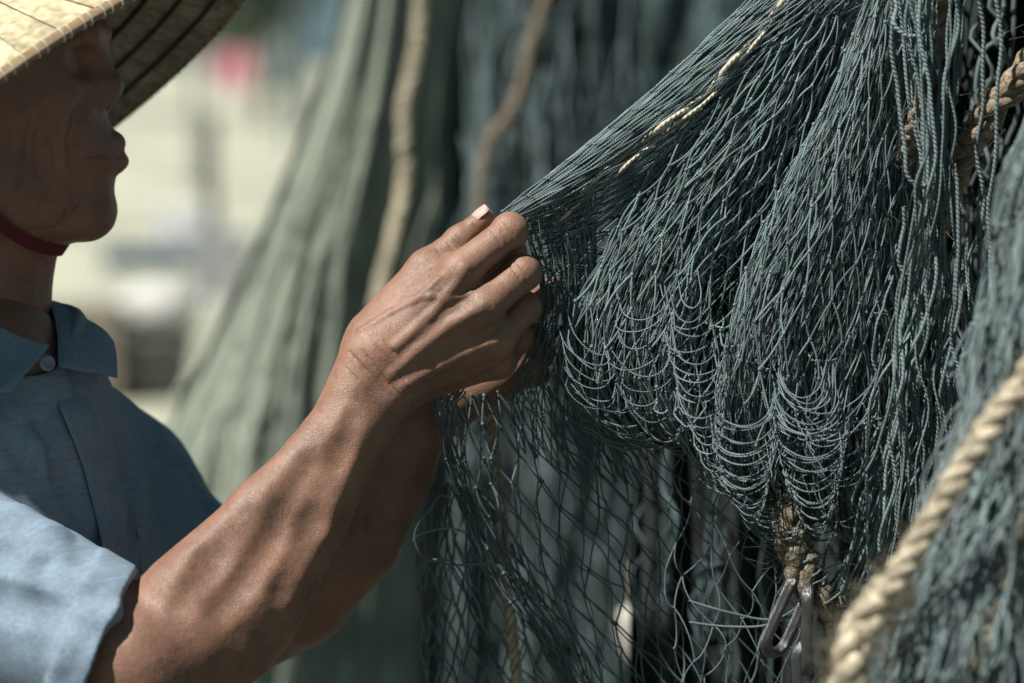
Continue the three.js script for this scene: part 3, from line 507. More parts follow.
// ================================================================== CHAIN
{
  const g = thing('steel_chain', 'grey steel chain hanging from the worn rope end', 'chain', at(806, 683, 0.01));
  const link = (c, ang, yaw, roll) => {
    const Lh = 0.018, Rr = 0.0125, pts = [];
    for (let s = 0; s < 40; s++) { const a = s / 40 * Math.PI * 2, x = Math.cos(a) * Rr, y = Math.sin(a) * Rr + (Math.sin(a) > 0 ? Lh : -Lh) * Math.min(1, Math.abs(Math.sin(a)) * 3); pts.push(V(x, y, 0)); }
    const geo = new THREE.TubeGeometry(new THREE.CatmullRomCurve3(pts, true), 60, 0.0041, 12, true);
    geo.rotateY(yaw); geo.rotateZ(ang); geo.rotateX(roll); geo.translate(c.x, c.y, c.z); part('link', geo, M.steel, g);
  };
  link(at(788, 614, 0.034), -0.40, 0.8, 0); link(at(808, 628, 0.042), 0.0, 1.42, 0); link(at(822, 632, 0.026), 0.1, 1.1, 0); link(at(814, 684, 0.036), 0.08, 0.35, 0); link(at(814, 738, 0.036), 0.0, 1.4, 0);
}

// ================================================================== PERSON
const person = thing('person', 'man in a blue button shirt reaching out to hold the net', 'person', V(-0.38, 0, -0.06));
const K7 = 1 / 1400;
{
  const P = (x, y, z) => at(x, y, z);
  // ---- right arm and hand
  const c = (a, b, ra, rb, k) => [cap(P(...a), P(...b), ra, rb), k];
  const armR = [
    c([-135, 530, 0.05], [134, 662, 0.108], 0.044, 0.0495, 0.01),
    c([150, 668, 0.1], [236, 602, 0.08], 0.050, 0.0455, 0.008), c([236, 602, 0.08], [303, 512, 0.055], 0.0455, 0.0325, 0.006), c([303, 512, 0.055], [350, 428, 0.04], 0.0325, 0.0272, 0.005),
    c([348, 424, 0.04], [368, 360, 0.032], 0.0258, 0.0208, 0.004), c([352, 432, 0.04], [394, 382, 0.028], 0.0258, 0.0190, 0.006),
    c([186, 592, 0.1], [262, 508, 0.072], 0.029, 0.019, 0.016), c([262, 508, 0.072], [318, 436, 0.052], 0.019, 0.012, 0.012), c([238, 652, 0.1], [312, 540, 0.07], 0.022, 0.014, 0.012), // forearm muscles
    [ell(P(398, 392, 0.04), 0.012, 0.011, 0.012), 0.012],
  ];
  const palm = [
    c([378, 348, 0.03], [460, 273, 0.026], 0.018, 0.0125, 0.016), c([386, 360, 0.032], [484, 308, 0.03], 0.017, 0.0118, 0.016),
    c([394, 374, 0.029], [497, 341, 0.023], 0.0165, 0.0112, 0.014), c([400, 384, 0.02], [499, 363, 0.01], 0.0155, 0.0102, 0.014),
    c([395, 360, 0.012], [470, 300, 0.006], 0.02, 0.014, 0.014), c([405, 378, 0.008], [485, 345, 0.0], 0.018, 0.014, 0.014),
    c([374, 332, 0.02], [426, 268, 0.008], 0.0165, 0.0125, 0.014), c([400, 320, 0.015], [462, 272, 0.008], 0.016, 0.013, 0.014), c([474, 288, 0.014], [514, 254, -0.006], 0.011, 0.0095, 0.006),
  ];
  const fing = (pts, rs, k = 0.006) => { const o = []; for (let i = 0; i + 1 < pts.length; i++) o.push(c(pts[i], pts[i + 1], rs[i], rs[i + 1], i ? 0.004 : k)); for (let i = 1; i + 1 < pts.length; i++) o.push([ell(P(...pts[i]), rs[i] * 1.05, rs[i] * 1.05, rs[i] * 1.05), 0.004]); return joined(o); };
  const thumb = fing([[426, 268, 0.008], [460, 241, 0.0], [484, 218, -0.004]], [0.0118, 0.0103, 0.0074]);
  const index = fing([[460, 271, 0.028], [510, 231, 0.012], [508, 246, -0.016], [492, 232, -0.022]], [0.0128, 0.0118, 0.0098, 0.008]);
  const middle = fing([[484, 307, 0.032], [523, 273, 0.014], [512, 287, -0.016], [494, 290, -0.02]], [0.0128, 0.0118, 0.0098, 0.008]);
  const ring = fing([[497, 341, 0.025], [525, 308, 0.006], [511, 318, -0.022], [494, 319, -0.022]], [0.0115, 0.0106, 0.009, 0.0078]);
  const little = fing([[499, 363, 0.012], [519, 338, -0.006], [506, 342, -0.028], [492, 342, -0.026]], [0.0105, 0.0092, 0.008, 0.007]);
  const base = joined([...armR, ...palm]);
  const digits = (x, y, z) => smin(smin(smin(index(x, y, z), middle(x, y, z), 0.0022), smin(ring(x, y, z), little(x, y, z), 0.0022), 0.0022), thumb(x, y, z), 0.002);
  const hand0 = (x, y, z) => smin(base(x, y, z), digits(x, y, z), 0.007);
  // raised tendons and veins, sunk creases: lines that follow the skin
  const lines = [];
  const ln = (pts, r, up, k) => { const q = pts.map(([x, y]) => { const p = hit(hand0, x, y, 0.2), e = 0.001, nn = V(hand0(p.x + e, p.y, p.z) - hand0(p.x - e, p.y, p.z), hand0(p.x, p.y + e, p.z) - hand0(p.x, p.y - e, p.z), hand0(p.x, p.y, p.z + e) - hand0(p.x, p.y, p.z - e)).normalize(); return up ? p.addScaledVector(nn, -r * 0.93) : p; }); for (let i = 0; i + 1 < q.length; i++) lines.push([cap(q[i], q[i + 1], r, r), k, up]); };
  for (const [pts, r, dep, k] of [[[[312, 470], [272, 540], [220, 606]], 0.014, 0.0032, 0.012], [[[340, 452], [312, 520], [280, 590]], 0.010, 0.0022, 0.010], [[[352, 420], [338, 462]], 0.008, 0.0016, 0.008], [[[246, 520], [214, 560], [186, 600]], 0.012, 0.0016, 0.012]]) { // furrows between the muscles
    const e = 0.001, q2 = pts.map(([x, y]) => { const p = hit(hand0, x, y, 0.2), nn = V(hand0(p.x + e, p.y, p.z) - hand0(p.x - e, p.y, p.z), hand0(p.x, p.y + e, p.z) - hand0(p.x, p.y - e, p.z), hand0(p.x, p.y, p.z + e) - hand0(p.x, p.y, p.z - e)).normalize(); return p.addScaledVector(nn, r - dep); });
    for (let i = 0; i + 1 < q2.length; i++) lines.push([cap(q2[i], q2[i + 1], i ? r : r * 0.85, i + 2 < q2.length ? r : r * 0.8), k, 0]);
  }
  ln([[396, 346], [430, 316], [456, 286], [466, 268]], 0.0032, 1, 0.004);
  ln([[392, 374], [420, 350], [452, 324], [482, 306]], 0.0036, 1, 0.004);
  ln([[404, 386], [440, 368], [470, 352], [496, 339]], 0.0030, 1, 0.004);
  ln([[412, 396], [440, 386], [470, 376], [498, 362]], 0.0024, 1, 0.004);
  ln([[404, 300], [430, 296], [448, 300], [470, 292]], 0.0018, 1, 0.003);
  ln([[360, 330], [390, 312], [415, 300], [440, 276]], 0.0018, 1, 0.003);
  for (const [pts, r] of [
    [[[362, 350], [374, 366], [390, 384], [404, 400]], 0.0005], [[[354, 358], [368, 374], [384, 392]], 0.0004], [[[376, 344], [389, 359], [401, 375], [411, 390]], 0.0004], [[[349, 352], [360, 362], [372, 376]], 0.0003], [[[346, 368], [358, 380], [370, 392]], 0.0003], [[[384, 340], [394, 352], [404, 362]], 0.0003],
    [[[452, 239], [459, 247]], 0.0006], [[[457, 235], [464, 243]], 0.0005], [[[447, 242], [454, 250]], 0.0004], [[[472, 224], [478, 230]], 0.0005], [[[436, 248], [445, 258]], 0.0003],
    [[[496, 224], [503, 232], [508, 242]], 0.0003], [[[502, 220], [510, 228], [515, 238]], 0.0003], [[[490, 229], [497, 237], [501, 246]], 0.0002], [[[507, 264], [514, 270], [520, 280]], 0.0003], [[[513, 260], [520, 266], [527, 276]], 0.0002],
  ]) ln(pts, r, 0, 0.0014);
  const details = (x, y, z, d) => { for (const [f, k, up] of lines) { const e = f(x, y, z); if (e > 0.02) continue; d = up ? smin(d, e, k) : smax(d, -e, k); } return d; };
  const handR = (x, y, z) => { let d = hand0(x, y, z); if (d > 0.02) return d; d = details(x, y, z, d); return d + 0.0006 * (fbm(x * 90, y * 90, z * 90, 3) - 0.5); };
  const gR = surfaceNet(handR, V(-0.42, 1.06, -0.06), at(548, 190, 0.16).setZ(0.17), 0.00135);
  // ---- left arm and hand
  const armL = joined([
    c([112, 506, -0.19], [226, 632, -0.15], 0.042, 0.042, 0.01), c([226, 632, -0.15], [298, 594, -0.13], 0.042, 0.0405, 0.006), c([298, 594, -0.13], [352, 540, -0.115], 0.0405, 0.036, 0.005), c([352, 540, -0.115], [394, 470, -0.1], 0.036, 0.0295, 0.005), c([394, 470, -0.1], [424, 408, -0.09], 0.0295, 0.024, 0.005),
    c([424, 408, -0.085], [486, 358, -0.075], 0.019, 0.0125, 0.016), c([426, 414, -0.08], [498, 376, -0.065], 0.019, 0.0125, 0.016), c([430, 414, -0.085], [498, 384, -0.07], 0.018, 0.011, 0.016), c([424, 408, -0.095], [470, 352, -0.1], 0.017, 0.012, 0.016),
    [fing([[486, 358, -0.075], [528, 322, -0.07], [542, 300, -0.055], [553, 285, -0.042]], [0.012, 0.0105, 0.009, 0.0072]), 0.006],
    [fing([[498, 374, -0.065], [538, 352, -0.06], [534, 335, -0.042], [522, 330, -0.04]], [0.012, 0.0108, 0.009, 0.008]), 0.006],
    [fing([[498, 384, -0.07], [534, 372, -0.075], [536, 356, -0.06], [524, 348, -0.056]], [0.0112, 0.01, 0.0085, 0.0075]), 0.006],
    [fing([[470, 352, -0.1], [505, 315, -0.09], [535, 292, -0.07]], [0.0118, 0.0104, 0.0078]), 0.006],
  ]);
  const gL = surfaceNet((x, y, z) => armL(x, y, z) + 0.001 * (fbm(x * 80, y * 80, z * 80, 3) - 0.5), V(-0.33, 1.04, -0.3), at(580, 270, -0.04).setZ(0.0), 0.0026);
  // ---- head and neck
  const hz = -0.08, s = (2 - hz) / 2 * K7, h = (x, y, z) => { const p = at(x, y, hz); p.z += z * K7; return p; };
  const e = (x, y, z, rx, ry, rz, k) => [ell(h(x, y, z), rx * s, ry * s, rz * s), k * s];
  const q = (a, b, ra, rb, k, cut) => [cap(h(...a), h(...b), ra * s, rb * s), k * s, cut];
  const both = (f) => [f(1), f(-1)];
  const headP = [
    e(-48, 70, 0, 138, 138, 104, 1), e(36, 118, 0, 62, 84, 66, 40), e(-10, 150, 0, 78, 80, 78, 40),
    ...both((m) => q([-42, 165, m * 74], [70, 214, m * 28], 22, 24, 34)), ...both((m) => e(36, 104, m * 52, 34, 26, 24, 22)),
    e(92, 211, 0, 25, 27, 30, 26), e(82, 156, 0, 38, 40, 40, 22), ...both((m) => e(30, 170, m * 52, 36, 42, 22, 26)),
    q([92, 34, -34], [92, 34, 34], 15, 15, 24), q([88, 34, 0], [106, 82, 0], 11, 13.5, 14), e(110, 86, 0, 13, 12, 14, 8), ...both((m) => e(96, 97, m * 15, 12, 10, 8, 6)), e(92, 92, 0, 22, 18, 20, 16),
    q([98, 152, -24], [115, 143, 0], 6, 9, 7), q([98, 152, 24], [115, 143, 0], 6, 9, 7), q([98, 161, -24], [118.5, 164, 0], 6, 10, 7), q([98, 161, 24], [118.5, 164, 0], 6, 10, 7),
    q([-8, 190, 0], [-14, 370, 0], 58, 62, 40), q([-60, 170, 0], [-50, 370, 0], 60, 70, 30), q([40, 262, 0], [36, 300, 0], 9, 9, 18),
    ...both((m) => e(92, 62, m * 40, 17, 13, 17, 1)).map((p) => [p[0], 14 * s, 1]), ...both((m) => e(66, 64, m * 36, 17, 14, 16, 5)), ...both((m) => e(-58, 105, m * 104, 16, 32, 9, 8)),
    ...both((m) => e(103, 105, m * 8, 5, 3.4, 3.6, 3)).map((p) => [p[0], 3 * s, 1]), q([139, 184, -24], [139, 184, 24], 15, 15, 16, 1),
  ];
  const head0 = joined(headP), folds = [];
  for (const [pts, r, k] of [[[[80, 157], [92, 155], [108, 154], [120, 155]], 1.8, 4], [[[86, 102], [77, 118], [73, 140], [74, 164]], 1.6, 13], [[[50, 112], [41, 138], [42, 168], [50, 196]], 1.2, 14], [[[24, 124], [17, 150], [18, 180]], 0.8, 12], [[[62, 120], [56, 150], [58, 176]], 0.6, 10], [[[60, 224], [74, 204], [84, 184]], 0.6, 6], [[[30, 232], [60, 228]], 0.6, 5]]) {
    const qq = pts.map(([x, y]) => hit(head0, x, y, 0.15)); for (let i = 0; i + 1 < qq.length; i++) { folds.push([cap(qq[i], qq[i + 1], r * s, r * s), k * s]); const mz = (p) => V(p.x, p.y, 2 * hz - p.z); folds.push([cap(mz(qq[i]), mz(qq[i + 1]), r * s, r * s), k * s]); }
  }
  const head = (x, y, z) => { let d = head0(x, y, z); if (d > 0.02) return d; for (const [f, k] of folds) { const e2 = f(x, y, z); if (e2 < 0.012) d = smax(d, -e2, k); } return d; };
  const gH = surfaceNet((x, y, z) => head(x, y, z) + 0.0012 * (fbm(x * 90, y * 90, z * 90, 3) - 0.5), h(-200, 400, -190), h(150, -90, 190), 0.0024);
  // ---- rest of the body, inside the clothes
  const low = joined([c([-20, 380, -0.06], [-30, 800, -0.06], 0.07, 0.09, 0.03), [cap(V(-0.44, 0.85, 0.02), V(-0.44, 0.1, 0.06), 0.06, 0.035), 0.03], [cap(V(-0.36, 0.85, -0.14), V(-0.36, 0.1, -0.16), 0.06, 0.035), 0.03], [cap(V(-0.44, 0.04, 0.05), V(-0.29, 0.03, 0.1), 0.035, 0.028), 0.03], [cap(V(-0.36, 0.04, -0.17), V(-0.21, 0.03, -0.12), 0.035, 0.028), 0.03]]);
  const gB = surfaceNet(low, V(-0.62, -0.01, -0.3), V(-0.1, 1.36, 0.2), 0.014);
  const skinC = (x, y, z) => {
    const m = fbm(x * 34, y * 34, z * 34, 4), f = noise(x * 260, y * 260, z * 260), f2 = noise(x * 520 + 9, y * 520, z * 520); let k = 0.9 + 0.75 * (m - 0.5) + 0.16 * (f - 0.5); if (f > 0.78) k -= (f - 0.78) * 1.6; k += 0.16 * (f2 - 0.5); const sp = noise(x * 120 + 3, y * 120, z * 120); if (sp > 0.8) k -= (sp - 0.8) * 1.1;
    const red = 0.5 + 1.2 * (fbm(x * 20 + 5, y * 20, z * 20, 3) - 0.5);
    return [0.245 * k * (1 + 0.07 * red), 0.141 * k * (1 - 0.03 * red), 0.097 * k * (1 - 0.06 * red)];
  };
  const uvS = (x, y, z) => [(x * 0.8 + z * 0.5 + y * 0.25) * 18, (y * 0.85 - z * 0.45) * 18];
  const gs = [gR, gL, gH, gB].map((g) => paint(g, skinC, uvS));
  const body = part('body', mergeGeometries(gs), M.skin, person);
  { // thumb nail: a thin curved plate
    const a = hit(hand0, 484, 215, 0.1), nrm = V(-0.62, 0.62, 0.42).normalize(), dir = at(490, 210, 0).sub(at(474, 226, 0)).normalize(), side = dir.clone().cross(nrm).normalize(), p = [], ix = [];
    const c0 = at(483, 217, -0.003).addScaledVector(nrm, 0.0072);
    for (let j = 0; j <= 8; j++) for (let i = 0; i <= 8; i++) { const u = i / 4 - 1, v = j / 4 - 1, w = 0.0062 * Math.sqrt(Math.max(0.15, 1 - Math.pow(Math.max(0, -v), 3) * 0.8 - Math.pow(Math.max(0, v), 4) * 0.6)); const r = c0.clone().addScaledVector(side, u * w).addScaledVector(dir, v * 0.0075).addScaledVector(nrm, -u * u * 0.0028 - Math.max(0, v) * 0.0012); p.push(r.x, r.y, r.z); }
    for (let j = 0; j < 8; j++) for (let i = 0; i < 8; i++) { const k = j * 9 + i; ix.push(k, k + 1, k + 9, k + 1, k + 10, k + 9); }
    const g = new THREE.BufferGeometry(); g.setAttribute('position', new THREE.Float32BufferAttribute(p, 3)); g.setIndex(ix); g.computeVertexNormals(); M.nail.side = THREE.DoubleSide; part('fingernail', g, M.nail, person);
  }
  { const hair = (x, y, z) => smax(ell(h(-56, 66, 0), 142 * s, 142 * s, 109 * s)(x, y, z), (x - h(20, 0, 0).x), 0.01); const g = surfaceNet((x, y, z) => smax(hair(x, y, z), h(0, 130, 0).y - y, 0.01), h(-220, 230, -150), h(60, -100, 150), 0.006); paint(g, () => [1, 1, 1], (x, y, z) => [x * 10, y * 10]); part('hair', g, M.hair, person); }
  // ---- shirt
  const F = V(0.8, 0, 0.6), R = V(-0.6, 0, 0.8), tc = P(-14, 560, -0.07);
  const torso = (x, y, z) => { const a = (x - tc.x) * R.x + (z - tc.z) * R.z, b = (x - tc.x) * F.x + (z - tc.z) * F.z, yy = y - tc.y; const w = 0.168, dd = 0.112 + 0.012 * sstep(0.15, -0.2, yy); const k = Math.sqrt(a * a / w / w + b * b / dd / dd); const side = (k - 1) * dd * 0.9, top = yy - 0.10 + Math.abs(a) * 0.25; return smax(smax(side, top, 0.09), -yy - 0.42, 0.02); };
  const shirtP = [[torso, 0.01], c([114, 486, -0.19], [-10, 412, -0.09], 0.056, 0.074, 0.04), c([-135, 480, 0.05], [-10, 420, -0.06], 0.06, 0.072, 0.04), c([4, 352, -0.07], [-4, 410, -0.07], 0.060, 0.08, 0.04),
    c([116, 498, -0.19], [190, 585, -0.16], 0.058, 0.056, 0.03), c([190, 580, -0.16], [216, 618, -0.15], 0.056, 0.056, 0.02)];
  const sleeveA = P(-135, 540, 0.05), sleeveB = P(112, 654, 0.108), sd = sleeveB.clone().sub(sleeveA).normalize();
  const cuffN = P(150, 600, 0.1).sub(P(40, 560, 0.1)).normalize(), cuffC = P(114, 628, 0.1);
  const sleeve = (x, y, z) => { // short right sleeve with rolled hem, hollow at its mouth
    const o = cap(sleeveA, sleeveB, 0.074, 0.0575)(x, y, z);
    const dc = (x - cuffC.x) * cuffN.x + (y - cuffC.y) * cuffN.y + (z - cuffC.z) * cuffN.z;
    const hem = 0.0018 * sstep(-0.028, -0.025, dc);
    const inner = cap(sleeveA, sleeveB, 0.05, 0.0525)(x, y, z);
    return smax(smax(o - hem, dc, 0.003), -smax(inner, -(dc + 0.025), 0.006), 0.003);
  };
  const body0 = joined(shirtP);
  const crease = (x, y, z, ax, ay, az, f, sh) => { const w = fbm(x * 9 + sh, y * 9, z * 9, 2) * 2.4; const t = (x * ax + y * ay + z * az) * f + w; const r = 1 - Math.abs(((t % 1) + 1) % 1 * 2 - 1); return r * r; };
  const neckO = cap(P(14, 270, -0.06), P(20, 335, -0.03), 0.060, 0.038);
  const shirt0 = (x, y, z) => smax(smin(body0(x, y, z), sleeve(x, y, z), 0.006), -neckO(x, y, z), 0.006), wr = [];
  for (const [pts, r, h, up] of [ // folds of the cloth: ridges and hollows that follow it
    [[[-20, 512], [18, 516], [46, 534], [62, 560]], 0.016, 0.004, 1], [[[80, 566], [56, 592], [16, 620]], 0.013, 0.0032, 0], [[[108, 580], [80, 620], [60, 660]], 0.013, 0.003, 1], [[[-20, 560], [30, 570], [70, 590], [110, 606]], 0.012, 0.003, 1], [[[-40, 606], [0, 602], [50, 612], [100, 640]], 0.016, 0.003, 0], [[[-40, 556], [0, 556], [44, 570], [100, 606]], 0.013, 0.003, 0], [[[64, 572], [88, 580], [112, 588]], 0.006, 0.0015, 1],
    [[[20, 410], [36, 440], [48, 470]], 0.01, 0.002, 1], [[[0, 430], [24, 464]], 0.008, 0.0025, 0], [[[36, 420], [60, 475], [78, 520]], 0.006, 0.003, 0], [[[118, 404], [134, 470], [140, 540]], 0.008, 0.003, 1], [[[104, 400], [122, 470], [130, 560]], 0.006, 0.003, 0], [[[150, 430], [160, 490], [158, 540]], 0.008, 0.003, 0], [[[160, 430], [178, 470], [192, 530]], 0.01, 0.003, 1], [[[176, 456], [204, 500], [214, 520]], 0.006, 0.003, 0], [[[86, 410], [104, 470], [116, 540]], 0.007, 0.003, 1],
  ]) {
    const e = 0.002, qq = pts.map(([x, y]) => { const p = hit(shirt0, x, y, 0.3), nn = V(shirt0(p.x + e, p.y, p.z) - shirt0(p.x - e, p.y, p.z), shirt0(p.x, p.y + e, p.z) - shirt0(p.x, p.y - e, p.z), shirt0(p.x, p.y, p.z + e) - shirt0(p.x, p.y, p.z - e)).normalize(); return p.addScaledVector(nn, up ? h - r : r - h); });
    for (let i = 0; i + 1 < qq.length; i++) wr.push([cap(qq[i], qq[i + 1], i ? r : r * 0.7, i + 2 < qq.length ? r : r * 0.7), up]);
  }
  const shirtF = (x, y, z) => {
    let d = shirt0(x, y, z);
    if (d > 0.04) return d;
    for (const [f, up] of wr) { const e = f(x, y, z); if (e > 0.05) continue; d = up ? smin(d, e, 0.008) : smax(d, -e, 0.008); }
    return d + 0.0035 * (fbm(x * 20, y * 20, z * 20, 3) - 0.5) - 0.0025 * crease(x, y, z, 0.8, 0.5, 0.2, 11, 1);
  };
  const gS = surfaceNet(shirtF, V(-0.62, 0.93, -0.32), V(-0.13, 1.48, 0.22), 0.0034);
  paint(gS, () => [1, 1, 1], (x, y, z) => [x * 0.75 + z * 0.66, y]);
  const shirt = part('shirt', gS, M.shirt, person, { label: 'faded blue cotton button shirt with short sleeve' });
  const toShirt = new THREE.Group(); // shirt geometry is already in the person's axes
  const patch = (name, g4, th, mat, label, nu = 14, nv = 10, bow = 0.004) => { // a thin slab between four corner points, bowed outwards
    const [a, b, c4, d] = g4, p = [], ix = [], u = [], pt = (s2, t2) => a.clone().lerp(b, s2).lerp(d.clone().lerp(c4, s2), t2); const n0 = b.clone().sub(a).cross(d.clone().sub(a)).normalize();
    for (const sd2 of [0, 1]) for (let j = 0; j <= nv; j++) for (let i = 0; i <= nu; i++) { const r = pt(i / nu, j / nv); const ed = Math.min(i, nu - i, j, nv - j) === 0 ? 0.3 : 1; r.addScaledVector(n0, bow * Math.sin(Math.PI * i / nu) * Math.sin(Math.PI * (0.2 + 0.6 * j / nv)) + (sd2 ? -th : th) * ed + 0.003 * (fbm(r.x * 40, r.y * 40, r.z * 40, 2) - 0.5)); p.push(r.x, r.y, r.z); u.push(i / nu * 0.08, j / nv * 0.06); }
    const w = nu + 1, N = w * (nv + 1);
    for (let j = 0; j < nv; j++) for (let i = 0; i < nu; i++) { const k = j * w + i; ix.push(k, k + 1, k + w, k + 1, k + w + 1, k + w, N + k, N + k + w, N + k + 1, N + k + 1, N + k + w, N + k + w + 1); }
    const edge = []; for (let i = 0; i <= nu; i++) edge.push(i); for (let j = 1; j <= nv; j++) edge.push(j * w + nu); for (let i = nu - 1; i >= 0; i--) edge.push(nv * w + i); for (let j = nv - 1; j > 0; j--) edge.push(j * w);
    for (let m = 0; m < edge.length; m++) { const x = edge[m], y = edge[(m + 1) % edge.length]; ix.push(x, x + N, y, y, x + N, y + N); }
    const g = new THREE.BufferGeometry(); g.setAttribute('position', new THREE.Float32BufferAttribute(p, 3)); g.setAttribute('uv', new THREE.Float32BufferAttribute(u, 2)); g.setIndex(ix); g.computeVertexNormals(); return part(name, g, mat, shirt, label && { label });
  };
  patch('collar', [P(44, 297, -0.115), P(58, 368, 0.0), P(117, 378, -0.03), P(104, 333, -0.105)], 0.0012, M.shirt, null, 14, 10, 0.014);
  patch('collar', [P(-40, 300, 0.01), P(50, 346, 0.025), P(10, 392, 0.045), P(-60, 372, 0.06)], 0.0012, M.shirt, null, 14, 10, 0.012);
  // button placket and pocket lie on the cloth
  const on = (x, y, o = 0.001) => { const p = hit(shirtF, x, y, 0.05); p.z += o; return p; };
  { const Lp = curveOf([on(42, 372), on(58, 405), on(80, 460), on(96, 520), on(108, 580)], 30), Rp = curveOf([on(64, 368), on(84, 405), on(102, 460), on(114, 520), on(124, 580)], 30), p = [], ix = [], u = [];
    for (let j = 0; j <= 30; j++) for (const [i, w] of [[0, 0], [1, 0.0022], [2, 0.0022], [3, 0]].map((a) => a)) { const t = [0, 0.06, 0.94, 1][i]; const r = Lp[j].clone().lerp(Rp[j], t); r.addScaledVector(F, w + 0.0012); p.push(r.x, r.y, r.z); u.push(t * 0.02, j * 0.006); }
    for (let j = 0; j < 30; j++) for (let i = 0; i < 3; i++) { const k = j * 4 + i; ix.push(k, k + 4, k + 1, k + 1, k + 4, k + 5); }
    const g = new THREE.BufferGeometry(); g.setAttribute('position', new THREE.Float32BufferAttribute(p, 3)); g.setAttribute('uv', new THREE.Float32BufferAttribute(u, 2)); g.setIndex(ix); g.computeVertexNormals(); part('placket', g, M.shirt, shirt); }
  for (const [x, y] of [[47, 363], [92, 455], [112, 540]]) {
    const prof = [[0, 0.0009], [0.0022, 0.0009], [0.0032, 0.0014], [0.0042, 0.0022], [0.0054, 0.002], [0.0058, 0.0006], [0.0056, -0.0006], [0, -0.0008]].map((a) => new THREE.Vector2(...a)); const g = new THREE.LatheGeometry(prof, 24); g.rotateX(Math.PI / 2); g.lookAt(V(0.75, 0.15, 0.9)); const b = y < 400 ? at(x, y, 0.05) : on(x, y, 0.005); g.translate(b.x, b.y, b.z); part('button', g, M.button, shirt);
  }
  { const z = 0.003; patch('pocket', [on(138, 530, z), on(172, 526, z), on(174, 566, z), on(142, 572, z)], 0.0009, M.shirt); }
  { const tr = joined([[cap(V(-0.44, 0.95, 0.0), V(-0.44, 0.12, 0.05), 0.105, 0.07), 0.04], [cap(V(-0.38, 0.95, -0.12), V(-0.36, 0.12, -0.16), 0.105, 0.07), 0.04]]); const g = surfaceNet(tr, V(-0.65, 0.04, -0.35), V(-0.15, 1.08, 0.22), 0.014); paint(g, () => [1, 1, 1], (x, y) => [x, y]); part('trousers', g, M.trousers, person); }
}
